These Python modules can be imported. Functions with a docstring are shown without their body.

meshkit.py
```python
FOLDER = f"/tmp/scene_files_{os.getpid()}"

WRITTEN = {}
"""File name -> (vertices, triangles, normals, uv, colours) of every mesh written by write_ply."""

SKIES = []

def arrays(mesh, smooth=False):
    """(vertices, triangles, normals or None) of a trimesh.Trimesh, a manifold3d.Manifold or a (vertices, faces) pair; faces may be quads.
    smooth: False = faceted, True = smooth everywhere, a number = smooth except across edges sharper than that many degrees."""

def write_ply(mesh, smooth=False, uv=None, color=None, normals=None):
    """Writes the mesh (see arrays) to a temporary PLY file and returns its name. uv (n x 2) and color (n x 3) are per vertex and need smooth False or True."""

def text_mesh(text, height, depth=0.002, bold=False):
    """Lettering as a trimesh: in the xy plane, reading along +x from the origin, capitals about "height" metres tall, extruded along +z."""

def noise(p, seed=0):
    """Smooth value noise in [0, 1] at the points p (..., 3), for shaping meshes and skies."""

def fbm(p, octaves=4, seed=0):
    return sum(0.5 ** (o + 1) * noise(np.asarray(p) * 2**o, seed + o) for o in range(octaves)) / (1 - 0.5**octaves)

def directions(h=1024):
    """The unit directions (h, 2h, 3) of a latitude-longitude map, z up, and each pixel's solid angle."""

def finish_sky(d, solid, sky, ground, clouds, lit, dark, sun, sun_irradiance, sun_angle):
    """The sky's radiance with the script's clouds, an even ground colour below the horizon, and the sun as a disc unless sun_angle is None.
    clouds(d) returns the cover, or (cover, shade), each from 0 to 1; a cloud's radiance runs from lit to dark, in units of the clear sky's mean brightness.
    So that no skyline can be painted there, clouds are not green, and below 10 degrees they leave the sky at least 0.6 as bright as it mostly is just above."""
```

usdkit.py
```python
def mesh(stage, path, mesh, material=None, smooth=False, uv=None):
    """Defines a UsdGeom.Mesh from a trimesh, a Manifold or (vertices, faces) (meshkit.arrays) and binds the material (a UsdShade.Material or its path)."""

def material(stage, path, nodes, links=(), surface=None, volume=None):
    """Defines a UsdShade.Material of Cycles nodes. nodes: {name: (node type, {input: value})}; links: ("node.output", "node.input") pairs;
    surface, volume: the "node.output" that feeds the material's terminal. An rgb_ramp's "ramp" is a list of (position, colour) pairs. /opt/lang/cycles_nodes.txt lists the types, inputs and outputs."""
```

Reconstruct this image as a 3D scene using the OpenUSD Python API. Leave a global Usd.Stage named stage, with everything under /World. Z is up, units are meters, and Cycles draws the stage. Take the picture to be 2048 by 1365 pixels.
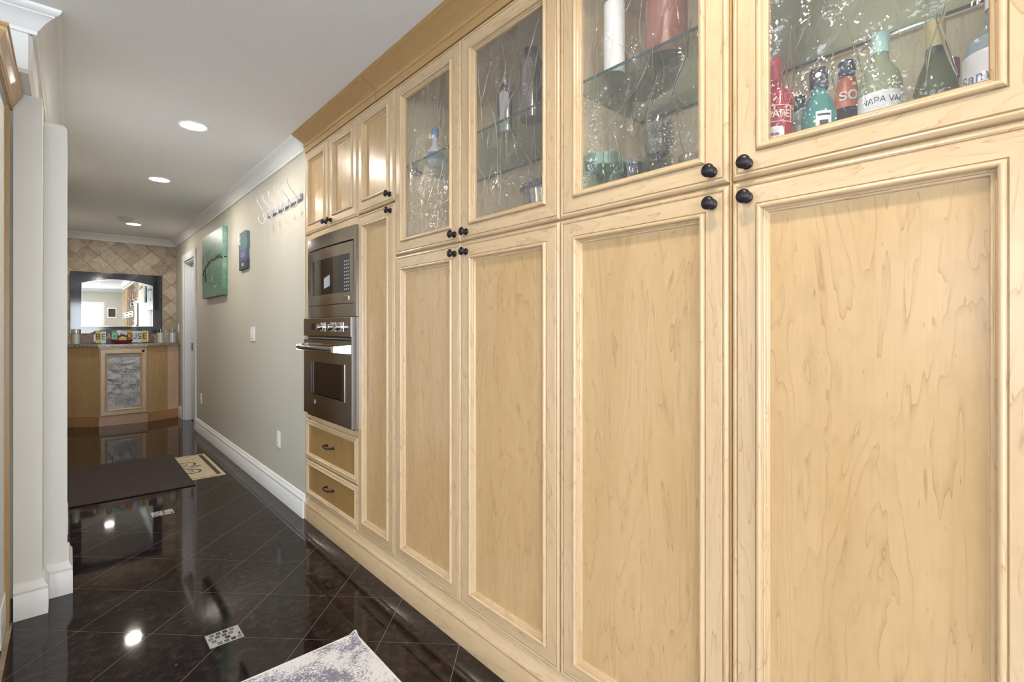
import math, random
import numpy as np, trimesh, usdkit, meshkit
import manifold3d as m3
from shapely import geometry as sg, affinity
from shapely.ops import unary_union
from pxr import Usd, UsdGeom, UsdLux, UsdShade, Sdf, Gf, Vt

stage = Usd.Stage.CreateInMemory()
UsdGeom.SetStageUpAxis(stage, 'Z'); UsdGeom.SetStageMetersPerUnit(stage, 1.0)
UsdGeom.Xform.Define(stage, '/World')
rnd = random.Random(7)

# ------------------------------------------------------------------ camera, lights, exposure
TH = math.atan(884.6 / 985.0)
CAM = UsdGeom.Camera.Define(stage, '/World/camera')
c_, s_ = math.cos(TH), math.sin(TH)
CAM.AddTransformOp().Set(Gf.Matrix4d(c_, -s_, 0, 0, 0, 0, 1, 0, -s_, -c_, 0, 0, 0, 0, 1.2, 1))
CAM.CreateHorizontalApertureAttr(36.0)
CAM.CreateFocalLengthAttr(985.0 / 2048 * 36)
CAM.CreateVerticalApertureOffsetAttr(-27.0 / 2048 * 36)
CAM.CreateClippingRangeAttr((0.02, 200.0))
EXPOSURE = 0.0
CAM.CreateExposureAttr(EXPOSURE)
DAY = 1.0                       # strength of daylight in the windows
WIN = dict(kitchen=(6.2, (.86, .93, 1.0)), back=(11.5, (.84, .92, 1.0)), hall=(2.6, (.84, .92, 1.0)))
LAMP = 290.0                     # downlight discs

# ------------------------------------------------------------------ helpers
used, BASE = {}, {}
def path_of(name, parent=None):
    up = '/World' if parent is None else str(parent.GetPath())
    k = used.get((up, name), -1) + 1
    used[(up, name)] = k
    return f'{up}/{name}' if k == 0 else f'{up}/{name}_{k:03d}'
def data(p, **kw):
    for k, v in kw.items():
        if v is not None: p.SetCustomDataByKey(k, v)
    return p
def thing(name, label, cat, loc=(0, 0, 0), group=None, kind=None):
    x = UsdGeom.Xform.Define(stage, path_of(name)); x.AddTranslateOp().Set(Gf.Vec3d(*map(float, loc)))
    p = x.GetPrim(); BASE[str(p.GetPath())] = np.array(loc, float)
    return data(p, label=label, category=cat, group=group, kind=kind)
def sub(name, parent, label=None):
    x = UsdGeom.Xform.Define(stage, path_of(name, parent)); return data(x.GetPrim(), label=label)
def base_of(parent):
    return BASE.get('/'.join(str(parent.GetPath()).split('/')[:3]), np.zeros(3)) if parent is not None else np.zeros(3)
def emit(name, g, mat, parent=None, smooth=False, label=None, cat=None, group=None, kind=None):
    """g: trimesh / Manifold, or (v, f, n, uv) already split."""
    path = path_of(name, parent)
    off = base_of(parent)
    if isinstance(g, tuple) and len(g) == 4:
        v, f, n, uv = g
    else:
        v, f, n = meshkit.arrays(g, smooth); uv = None
    m = UsdGeom.Mesh.Define(stage, path)
    m.CreatePointsAttr(Vt.Vec3fArray.FromNumpy((np.asarray(v) - off).astype(np.float32)))
    m.CreateFaceVertexCountsAttr(Vt.IntArray.FromNumpy(np.full(len(f), 3, np.int32)))
    m.CreateFaceVertexIndicesAttr(Vt.IntArray.FromNumpy(np.ascontiguousarray(f, dtype=np.int32).ravel()))
    m.CreateSubdivisionSchemeAttr('none')
    if n is not None:
        m.CreateNormalsAttr(Vt.Vec3fArray.FromNumpy(np.asarray(n, np.float32))); m.SetNormalsInterpolation('vertex')
    if uv is not None:
        UsdGeom.PrimvarsAPI(m).CreatePrimvar('st', Sdf.ValueTypeNames.TexCoord2fArray, 'vertex').Set(Vt.Vec2fArray.FromNumpy(np.asarray(uv, np.float32)))
    UsdShade.MaterialBindingAPI.Apply(m.GetPrim()).Bind(M[mat])
    return data(m.GetPrim(), label=label, category=cat, group=group, kind=kind)
def struct(name, g, mat, smooth=False, parent=None, label=None):
    return emit(name, g, mat, parent, smooth, label=label, kind='structure' if parent is None else None)
def cat_(*ms): return trimesh.util.concatenate(list(ms))
def box(x0, x1, y0, y1, z0, z1, b=0.0):
    lo, hi = np.array([min(x0, x1), min(y0, y1), min(z0, z1)]), np.array([max(x0, x1), max(y0, y1), max(z0, z1)])
    if b <= 0:
        m = trimesh.creation.box(hi - lo); m.apply_translation((lo + hi) / 2); return m
    pts = []
    for i in range(8):
        for a in range(3):
            p = [0, 0, 0]
            for k in range(3):
                e = hi[k] if (i >> k) & 1 else lo[k]
                p[k] = e if k == a else e + (-b if (i >> k) & 1 else b)
            pts.append(p)
    return trimesh.convex.convex_hull(np.array(pts))
def uvbox(x0, x1, y0, y1, z0, z1, along):
    """Wood block: uv = (across, along) in metres, with its own place in the grain."""
    m = box(x0, x1, y0, y1, z0, z1)
    v, f = np.array(m.vertices)[m.faces].reshape(-1, 3), np.arange(len(m.faces) * 3).reshape(-1, 3)
    n = np.repeat(m.face_normals, 3, 0)
    k = 'xyz'.index(along)
    oth = [i for i in range(3) if i != k]
    ax = np.abs(n).argmax(1)
    across = np.where(ax == oth[0], v[:, oth[1]], v[:, oth[0]])
    r = np.array([rnd.uniform(0, 40), rnd.uniform(0, 40)])
    return v, f, n, np.stack([across, v[:, k]], 1) + r
def lathe(prof, seg=32, close=True):
    p = np.asarray(prof, float)
    if close and p[0, 0] > 1e-6: p = np.vstack([[0, p[0, 1]], p])
    if close and p[-1, 0] > 1e-6: p = np.vstack([p, [0, p[-1, 1]]])
    return trimesh.creation.revolve(p, sections=seg)
def place(m, origin, a=(1, 0, 0), n=(0, 0, 1)):
    """Local z -> n, local x -> a."""
    a, n = np.array(a, float), np.array(n, float); b = np.cross(n, a)
    T = np.eye(4); T[:3, 0], T[:3, 1], T[:3, 2], T[:3, 3] = a, b, n, origin
    m = m.copy(); m.apply_transform(T); return m
def tube(pts, r, seg=10):
    p = np.asarray(pts, float); t = np.gradient(p, axis=0); t /= np.linalg.norm(t, axis=1, keepdims=True)
    ref = np.array([0.0, 0, 1]) if abs(t[0, 2]) < .9 else np.array([1.0, 0, 0])
    a = np.cross(t[0], ref); a /= np.linalg.norm(a); A = []
    for i in range(len(p)):
        a = a - t[i] * (a @ t[i]); a /= np.linalg.norm(a); A.append(a)
    A = np.array(A); B = np.cross(t, A); r = np.broadcast_to(r, len(p))
    ang = np.arange(seg) * 2 * np.pi / seg
    v = (p[:, None] + r[:, None, None] * (np.cos(ang)[None, :, None] * A[:, None] + np.sin(ang)[None, :, None] * B[:, None])).reshape(-1, 3)
    f = []
    for i in range(len(p) - 1):
        for j in range(seg):
            k = (j + 1) % seg; q = i * seg
            f += [[q + j, q + k, q + seg + k], [q + j, q + seg + k, q + seg + j]]
    e = len(v); v = np.vstack([v, p[:1], p[-1:]]); L = (len(p) - 1) * seg
    for j in range(seg):
        k = (j + 1) % seg
        f += [[e, k, j], [e + 1, L + j, L + k]]
    return trimesh.Trimesh(v, f, process=False)
def bez(*cp, n=10):
    cp = np.array(cp, float); t = np.linspace(0, 1, n)[:, None]; m = len(cp) - 1
    return sum(math.comb(m, k) * (1 - t) ** (m - k) * t ** k * cp[k] for k in range(m + 1))
def prism(poly, h, origin=(0, 0, 0), a=(1, 0, 0), n=(0, 0, 1)):
    gs = getattr(poly, 'geoms', [poly])
    return place(cat_(*[trimesh.creation.extrude_polygon(g, h, engine='earcut') for g in gs]), origin, a, n)
def text(t, h, origin, a, n, depth=.0008, bold=False, squeeze=1.0, center=True):
    m = meshkit.text_mesh(t, h, depth, bold); m.apply_scale([squeeze, 1, 1])
    if center: m.apply_translation([-m.bounds[:, 0].mean(), 0, 0])
    return place(m, origin, a, n)
def seg_normals(prof, limit=42):
    p = np.asarray(prof, float); d = np.diff(p, axis=0); n = np.stack([-d[:, 1], d[:, 0]], 1); n /= np.linalg.norm(n, axis=1, keepdims=True)
    s, e = n.copy(), n.copy()
    for j in range(len(n) - 1):
        if n[j] @ n[j + 1] > math.cos(math.radians(limit)):
            m = n[j] + n[j + 1]; m /= np.linalg.norm(m); e[j] = m; s[j + 1] = m
    return s, e
class Acc:
    def __init__(s): s.v, s.f, s.n, s.uv, s.k = [], [], [], [], 0
    def quad(s, P, N, UV):
        s.v += list(P); s.n += list(N); s.uv += list(UV); s.f += [[s.k, s.k + 1, s.k + 2], [s.k, s.k + 2, s.k + 3]]; s.k += 4
    def out(s): return np.array(s.v), np.array(s.f), np.array(s.n), np.array(s.uv)
def molding(pts, prof, side=1, ends=True, limit=42):
    """Sweep prof [(out, z)] along the plan polyline pts; out is to the right of travel when side is 1. Mitred."""
    P = np.asarray(pts, float); d = np.diff(P, axis=0); L = np.linalg.norm(d, axis=1); d = d / L[:, None]
    o = np.stack([d[:, 1], -d[:, 0]], 1) * side
    mit = [o[0]] + [(o[i] + o[i + 1]) / (1 + o[i] @ o[i + 1]) for i in range(len(o) - 1)] + [o[-1]]
    pr = np.asarray(prof, float); sn, en = seg_normals(pr, limit); A = Acc(); at = np.concatenate([[0], np.cumsum(L)])
    arc = np.concatenate([[0], np.cumsum(np.linalg.norm(np.diff(pr, axis=0), axis=1))])
    r = np.array([rnd.uniform(0, 40), rnd.uniform(0, 40)])
    pt = lambda i, j: np.array([*(P[i] + mit[i] * pr[j, 0]), pr[j, 1]])
    for i in range(len(d)):
        for j in range(len(pr) - 1):
            nv = lambda q: np.array([*(o[i] * q[0]), q[1]])
            quad = [pt(i, j), pt(i + 1, j), pt(i + 1, j + 1), pt(i, j + 1)]
            fn = np.cross(quad[1] - quad[0], quad[2] - quad[0])
            ns = [nv(sn[j]), nv(sn[j]), nv(en[j]), nv(en[j])]
            sg_ = 1 if fn @ ns[0] >= 0 else -1
            uv = [[arc[j], at[i]], [arc[j], at[i + 1]], [arc[j + 1], at[i + 1]], [arc[j + 1], at[i]]]
            if sg_ < 0:
                quad, ns, uv = quad[::-1], ns[::-1], uv[::-1]
            A.quad(quad, ns, np.array(uv) + r)
    v, f, n, uv = A.out()
    if ends:
        poly = trimesh.creation.extrude_polygon(sg.Polygon(pr).buffer(0), .001, engine='earcut')
        for i, sgn in ((0, -1), (len(P) - 1, 1)):
            q = poly.vertices; dd = d[0 if i == 0 else -1]; tt = q[:, 2] if sgn < 0 else q[:, 2] - .001
            w = np.stack([P[i][0] + mit[i][0] * q[:, 0] + dd[0] * tt, P[i][1] + mit[i][1] * q[:, 0] + dd[1] * tt, q[:, 1]], 1)
            m = trimesh.Trimesh(w, poly.faces, process=False); m.fix_normals()
            vv = m.vertices[m.faces].reshape(-1, 3); k = len(v)
            v = np.vstack([v, vv]); f = np.vstack([f, np.arange(len(vv)).reshape(-1, 3) + k]); n = np.vstack([n, np.repeat(m.face_normals, 3, 0)]); uv = np.vstack([uv, np.stack([vv[:, 2], vv[:, 0] + vv[:, 1]], 1) + r])
    return v, f, n, uv
def frame(O, a, w, h, prof, back=True):
    """Mitred frame of outer size w x h; prof [(inset, height)] from the outer edge inwards. Returns one mesh tuple per side: bottom, right, top, left."""
    O, a = np.array(O, float), np.array(a, float); b = np.array([0, 0, 1.0]); n = np.cross(a, b)
    pr = np.asarray(prof, float); sn, en = seg_normals(pr)
    arc = np.concatenate([[0], np.cumsum(np.linalg.norm(np.diff(pr, axis=0), axis=1))])
    corner = lambda k, s: [(s, s), (w - s, s), (w - s, h - s), (s, h - s)][k % 4]
    inward = [(0, 1), (-1, 0), (0, -1), (1, 0)]
    pt = lambda k, j: O + a * corner(k, pr[j, 0])[0] + b * corner(k, pr[j, 0])[1] + n * pr[j, 1]
    outs = []
    for k in range(4):
        A = Acc(); r = np.array([rnd.uniform(0, 40), rnd.uniform(0, 40)])
        iv = a * inward[k][0] + b * inward[k][1]; long = 0 if k % 2 == 0 else 1
        for j in range(len(pr) - 1):
            q = [pt(k, j), pt(k + 1, j), pt(k + 1, j + 1), pt(k, j + 1)]
            nn = [iv * x[0] + n * x[1] for x in (sn[j], sn[j], en[j], en[j])]
            al = [corner(k, pr[j, 0])[long], corner(k + 1, pr[j, 0])[long], corner(k + 1, pr[j + 1, 0])[long], corner(k, pr[j + 1, 0])[long]]
            A.quad(q, nn, np.array([[arc[j], al[0]], [arc[j], al[1]], [arc[j + 1], al[2]], [arc[j + 1], al[3]]]) + r)
        if back:
            s1 = pr[-1, 0]; p4 = lambda kk, s: O + a * corner(kk, s)[0] + b * corner(kk, s)[1]
            q = [p4(k + 1, 0), p4(k, 0), p4(k, s1), p4(k + 1, s1)]
            A.quad(q, [-n] * 4, np.zeros((4, 2)) + r)
        outs.append(A.out())
    return outs
def board(O, a, x0, x1, z0, z1, p0, p1, along='z'):
    """Flat wood board in a door's own axes, faces at heights p0 and p1."""
    O, a = np.array(O, float), np.array(a, float); b = np.array([0, 0, 1.0]); n = np.cross(a, b)
    v, f, nn, uv = uvbox(x0, x1, z0, z1, p0, p1, 'y' if along == 'z' else 'x')
    return v[:, :1] * a + v[:, 1:2] * b + v[:, 2:] * n + O, f, nn[:, :1] * a + nn[:, 1:2] * b + nn[:, 2:] * n, uv

# ------------------------------------------------------------------ materials
M = {}
def mat(name, nodes, links=(), surface='p.BSDF', **k):
    M[name] = usdkit.material(stage, f'/World/Looks/{name}', nodes, links, surface=surface, **k)
UsdGeom.Scope.Define(stage, '/World/Looks')
def plain(name, col, rough=.5, metal=0.0, **kw):
    mat(name, {'p': ('principled_bsdf', {'base_color': col, 'roughness': rough, 'metallic': metal, **kw})})
def srgb(r, g, b):
    f = lambda c: (c / 255 / 12.92) if c <= 10 else ((c / 255 + .055) / 1.055) ** 2.4
    return (f(r), f(g), f(b))
def wood(name, light, dark, line, rough=.32, coat=.25):
    mat(name, {
        'uv': ('uvmap', {'attribute': 'st'}),
        'm1': ('mapping', {'scale': (9, .8, 1)}), 'n1': ('noise_texture', {'scale': 1.0, 'detail': 3.0, 'roughness': .55, 'distortion': .6}),
        'm2': ('mapping', {'scale': (150, 6, 1)}), 'n2': ('noise_texture', {'scale': 1.0, 'detail': 3.0, 'roughness': .6}),
        'm3': ('mapping', {'scale': (8.0, 1.2, 1)}), 'n3': ('noise_texture', {'scale': 1.0, 'detail': 4.0, 'roughness': .5, 'distortion': .5}),
        'm4': ('mapping', {'scale': (160, 26, 1)}), 'n4': ('noise_texture', {'scale': 1.0, 'detail': 1.0}),
        'm5': ('mapping', {'scale': (22, 15, 1)}), 'n5': ('noise_texture', {'scale': 1.0, 'detail': 3.0, 'distortion': .8}),
        'k': ('math', {'math_type': 'multiply', 'value2': 12.0}), 'fr': ('math', {'math_type': 'fraction'}),
        'r1': ('rgb_ramp', {'ramp': [(0, dark), (.35, tuple(.5 * (x + y) for x, y in zip(light, dark))), (.62, light), (1, tuple(min(1, x * 1.06) for x in light))]}),
        'r3': ('rgb_ramp', {'ramp': [(0, (0, 0, 0)), (.025, (1, 1, 1)), (.06, (.4, .4, .4)), (.3, (0, 0, 0)), (1, (0, 0, 0))]}),
        'rm': ('rgb_ramp', {'ramp': [(0, (0, 0, 0)), (.36, (.05, .05, .05)), (.56, (.6, .6, .6)), (1, (.8, .8, .8))]}),
        'lm': ('mix', {'mix_type': 'multiply', 'fac': 1.0}),
        'bw': ('rgb_to_bw', {}),
        'c1': ('mix', {'mix_type': 'mix', 'color2': line}),
        'r4': ('rgb_ramp', {'ramp': [(0, (0, 0, 0)), (.72, (0, 0, 0)), (.79, (.4, .4, .4)), (1, (.5, .5, .5))]}), 'bw4': ('rgb_to_bw', {}),
        'c2': ('mix', {'mix_type': 'mix', 'color2': tuple(x * .55 for x in line)}),
        'r2': ('rgb_ramp', {'ramp': [(0, (.9, .9, .9)), (.5, (1, 1, 1)), (1, (1.06, 1.06, 1.06))]}),
        'c3': ('mix', {'mix_type': 'multiply', 'fac': 1.0}),
        'r5': ('rgb_ramp', {'ramp': [(0, (.9, .88, .84)), (.5, (1, 1, 1)), (1, (1.06, 1.05, 1.03))]}),
        'c4': ('mix', {'mix_type': 'multiply', 'fac': 1.0}),
        'p': ('principled_bsdf', {'roughness': rough, 'coat_weight': coat, 'coat_roughness': .2, 'specular_ior_level': .4})},
        [('uv.UV', 'm1.vector'), ('uv.UV', 'm2.vector'), ('uv.UV', 'm3.vector'), ('uv.UV', 'm4.vector'), ('uv.UV', 'm5.vector'),
         ('m1.vector', 'n1.vector'), ('m2.vector', 'n2.vector'), ('m3.vector', 'n3.vector'), ('m4.vector', 'n4.vector'), ('m5.vector', 'n5.vector'),
         ('n3.fac', 'k.value1'), ('k.value', 'fr.value1'), ('fr.value', 'r3.fac'), ('n1.fac', 'r1.fac'), ('n5.fac', 'rm.fac'),
         ('r3.color', 'lm.color1'), ('rm.color', 'lm.color2'), ('lm.color', 'bw.color'), ('bw.val', 'c1.fac'), ('r1.color', 'c1.color1'),
         ('n4.fac', 'r4.fac'), ('r4.color', 'bw4.color'), ('bw4.val', 'c2.fac'), ('c1.color', 'c2.color1'),
         ('n2.fac', 'r2.fac'), ('c2.color', 'c3.color1'), ('r2.color', 'c3.color2'),
         ('n5.fac', 'r5.fac'), ('c3.color', 'c4.color1'), ('r5.color', 'c4.color2'), ('c4.color', 'p.base_color')])
wood('maple', (.575, .425, .258), (.505, .355, .20), (.30, .175, .085), rough=.3, coat=.5)
wood('maple_panel', (.515, .352, .178), (.445, .285, .125), (.28, .15, .065), rough=.33, coat=.35)
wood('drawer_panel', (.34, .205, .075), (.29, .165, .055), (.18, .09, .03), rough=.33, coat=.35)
wood('cornice_wood', (.47, .30, .13), (.41, .25, .095), (.36, .2, .09), rough=.3)
wood('plinth_wood', (.45, .25, .12), (.38, .20, .09), (.2, .1, .05))
wood('interior_wood', (.74, .60, .40), (.68, .53, .33), (.45, .30, .16), rough=.4, coat=0)
wood('knotty_wood', (.68, .50, .37), (.58, .41, .28), (.18, .09, .05), rough=.5, coat=0)
wood('brown_board', (.20, .10, .055), (.13, .06, .03), (.05, .02, .01), rough=.4)
def paint(name, col, rough=.55, scale=140, strength=.12):
    mat(name, {'g': ('geometry', {}), 'n': ('noise_texture', {'scale': scale, 'detail': 3.0}), 'b': ('bump', {'strength': strength, 'distance': .002}),
               'p': ('principled_bsdf', {'base_color': col, 'roughness': rough})},
        [('g.position', 'n.vector'), ('n.fac', 'b.height'), ('b.normal', 'p.normal')])
paint('wall_paint', (.52, .505, .44), .5, 160, .1)
paint('pale_paint', (.80, .82, .80), .5, 160, .1)
paint('ceiling_paint', (.82, .815, .82), .8, 90, .35)
paint('trim_white', (.82, .83, .84), .35, 60, .02)
plain('door_white', (.70, .72, .76), .4)
mat('granite', {'g': ('geometry', {}), 'v': ('voronoi_texture', {'scale': 110.0, 'randomness': 1.0}), 'n': ('noise_texture', {'scale': 26.0, 'detail': 6.0, 'roughness': .65}), 'n2': ('noise_texture', {'scale': 5.0, 'detail': 4.0, 'distortion': .5}),
    'r': ('rgb_ramp', {'ramp': [(0, (.008, .007, .009)), (.45, (.011, .009, .011)), (.55, (.024, .014, .014)), (.65, (.045, .022, .019)), (.8, (.10, .055, .045)), (1, (.14, .09, .07))]}),
    'r2': ('rgb_ramp', {'ramp': [(0, (.35, .35, .38)), (.45, (.8, .8, .8)), (1, (1.6, 1.5, 1.4))]}), 'mx': ('mix', {'mix_type': 'multiply', 'fac': 1.0}),
    'rv': ('rgb_ramp', {'ramp': [(0, (0, 0, 0)), (.955, (0, 0, 0)), (.975, (.7, .7, .7)), (1, (1, 1, 1))]}), 'bw': ('rgb_to_bw', {}), 'm': ('mix', {'color2': (.075, .05, .045)}),
    'p': ('principled_bsdf', {'roughness': .045, 'specular_ior_level': .33})},
    [('g.position', 'v.vector'), ('g.position', 'n.vector'), ('g.position', 'n2.vector'), ('n.fac', 'r.fac'), ('n2.fac', 'r2.fac'), ('r.color', 'mx.color1'), ('r2.color', 'mx.color2'),
     ('v.color', 'bw.color'), ('bw.val', 'rv.fac'), ('rv.color', 'm.fac'), ('mx.color', 'm.color1'), ('m.color', 'p.base_color')])
plain('grout', (.21, .20, .20), .8)
plain('mosaic_grout', (.34, .335, .34), .6)
plain('grout_tan', (.26, .22, .16), .9)
def stone(name, a, b, c, rough=.45, scale=9):
    mat(name, {'g': ('geometry', {}), 'n': ('noise_texture', {'scale': scale, 'detail': 6.0, 'roughness': .62, 'distortion': 1.0}), 'n2': ('noise_texture', {'scale': scale * 6.0, 'detail': 4.0, 'roughness': .7}),
        'r': ('rgb_ramp', {'ramp': [(0, c), (.36, c), (.5, a), (.66, b), (1, b)]}), 'r2': ('rgb_ramp', {'ramp': [(0, (.55, .5, .45)), (.36, (.8, .78, .75)), (.48, (1, 1, 1)), (1, (1.1, 1.1, 1.1))]}), 'm': ('mix', {'mix_type': 'multiply', 'fac': 1.0}),
        'p': ('principled_bsdf', {'roughness': rough})},
        [('g.position', 'n.vector'), ('g.position', 'n2.vector'), ('n.fac', 'r.fac'), ('n2.fac', 'r2.fac'), ('r.color', 'm.color1'), ('r2.color', 'm.color2'), ('m.color', 'p.base_color')])
stone('travertine_a', (.43, .35, .255), (.49, .41, .31), (.33, .265, .19))
stone('travertine_b', (.51, .43, .32), (.58, .50, .39), (.40, .33, .245))
stone('travertine_c', (.36, .285, .20), (.42, .35, .26), (.28, .22, .155))
stone('counter_stone', (.30, .28, .25), (.50, .47, .42), (.10, .09, .085), .2, 60)
stone('grey_stone', (.38, .38, .38), (.55, .55, .55), (.22, .22, .23), .4, 20)
for i, cc in enumerate([(.015, .016, .02), (.14, .13, .13), (.40, .39, .42), (.07, .08, .05), (.03, .05, .05)]): plain(f'mosaic_{i}', cc, .15)
mat('frame_granite', {'g': ('geometry', {}), 'n': ('noise_texture', {'scale': 60.0, 'detail': 5.0, 'roughness': .7}), 'r': ('rgb_ramp', {'ramp': [(0, (.006, .006, .012)), (.55, (.014, .014, .024)), (.68, (.05, .05, .07)), (1, (.12, .12, .14))]}), 'p': ('principled_bsdf', {'roughness': .07, 'specular_ior_level': .9})},
    [('g.position', 'n.vector'), ('n.fac', 'r.fac'), ('r.color', 'p.base_color')])
plain('mirror_glass', (.92, .93, .92), .0, 1.0)
plain('bronze', (.035, .03, .034), .33, .75)
mat('steel', {'g': ('geometry', {}), 'mp': ('mapping', {'scale': (3, 3, 240)}), 'n': ('noise_texture', {'scale': 4.0, 'detail': 2.0}), 'b': ('bump', {'strength': .02, 'distance': .001}), 'p': ('principled_bsdf', {'base_color': (.33, .30, .275), 'metallic': 1.0, 'roughness': .15})},
    [('g.position', 'mp.vector'), ('mp.vector', 'n.vector'), ('n.fac', 'b.height'), ('b.normal', 'p.normal')])
plain('steel_bright', (.80, .82, .86), .25, 1.0)
plain('steel_side', (.42, .41, .43), .3, 1.0)
plain('chrome', (.82, .82, .85), .08, 1.0)
plain('black_glass', (.006, .006, .007), .03, 0.0, specular_ior_level=.7)
plain('black_plastic', (.012, .012, .013), .4)
plain('key_grey', (.35, .35, .37), .5)
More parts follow.
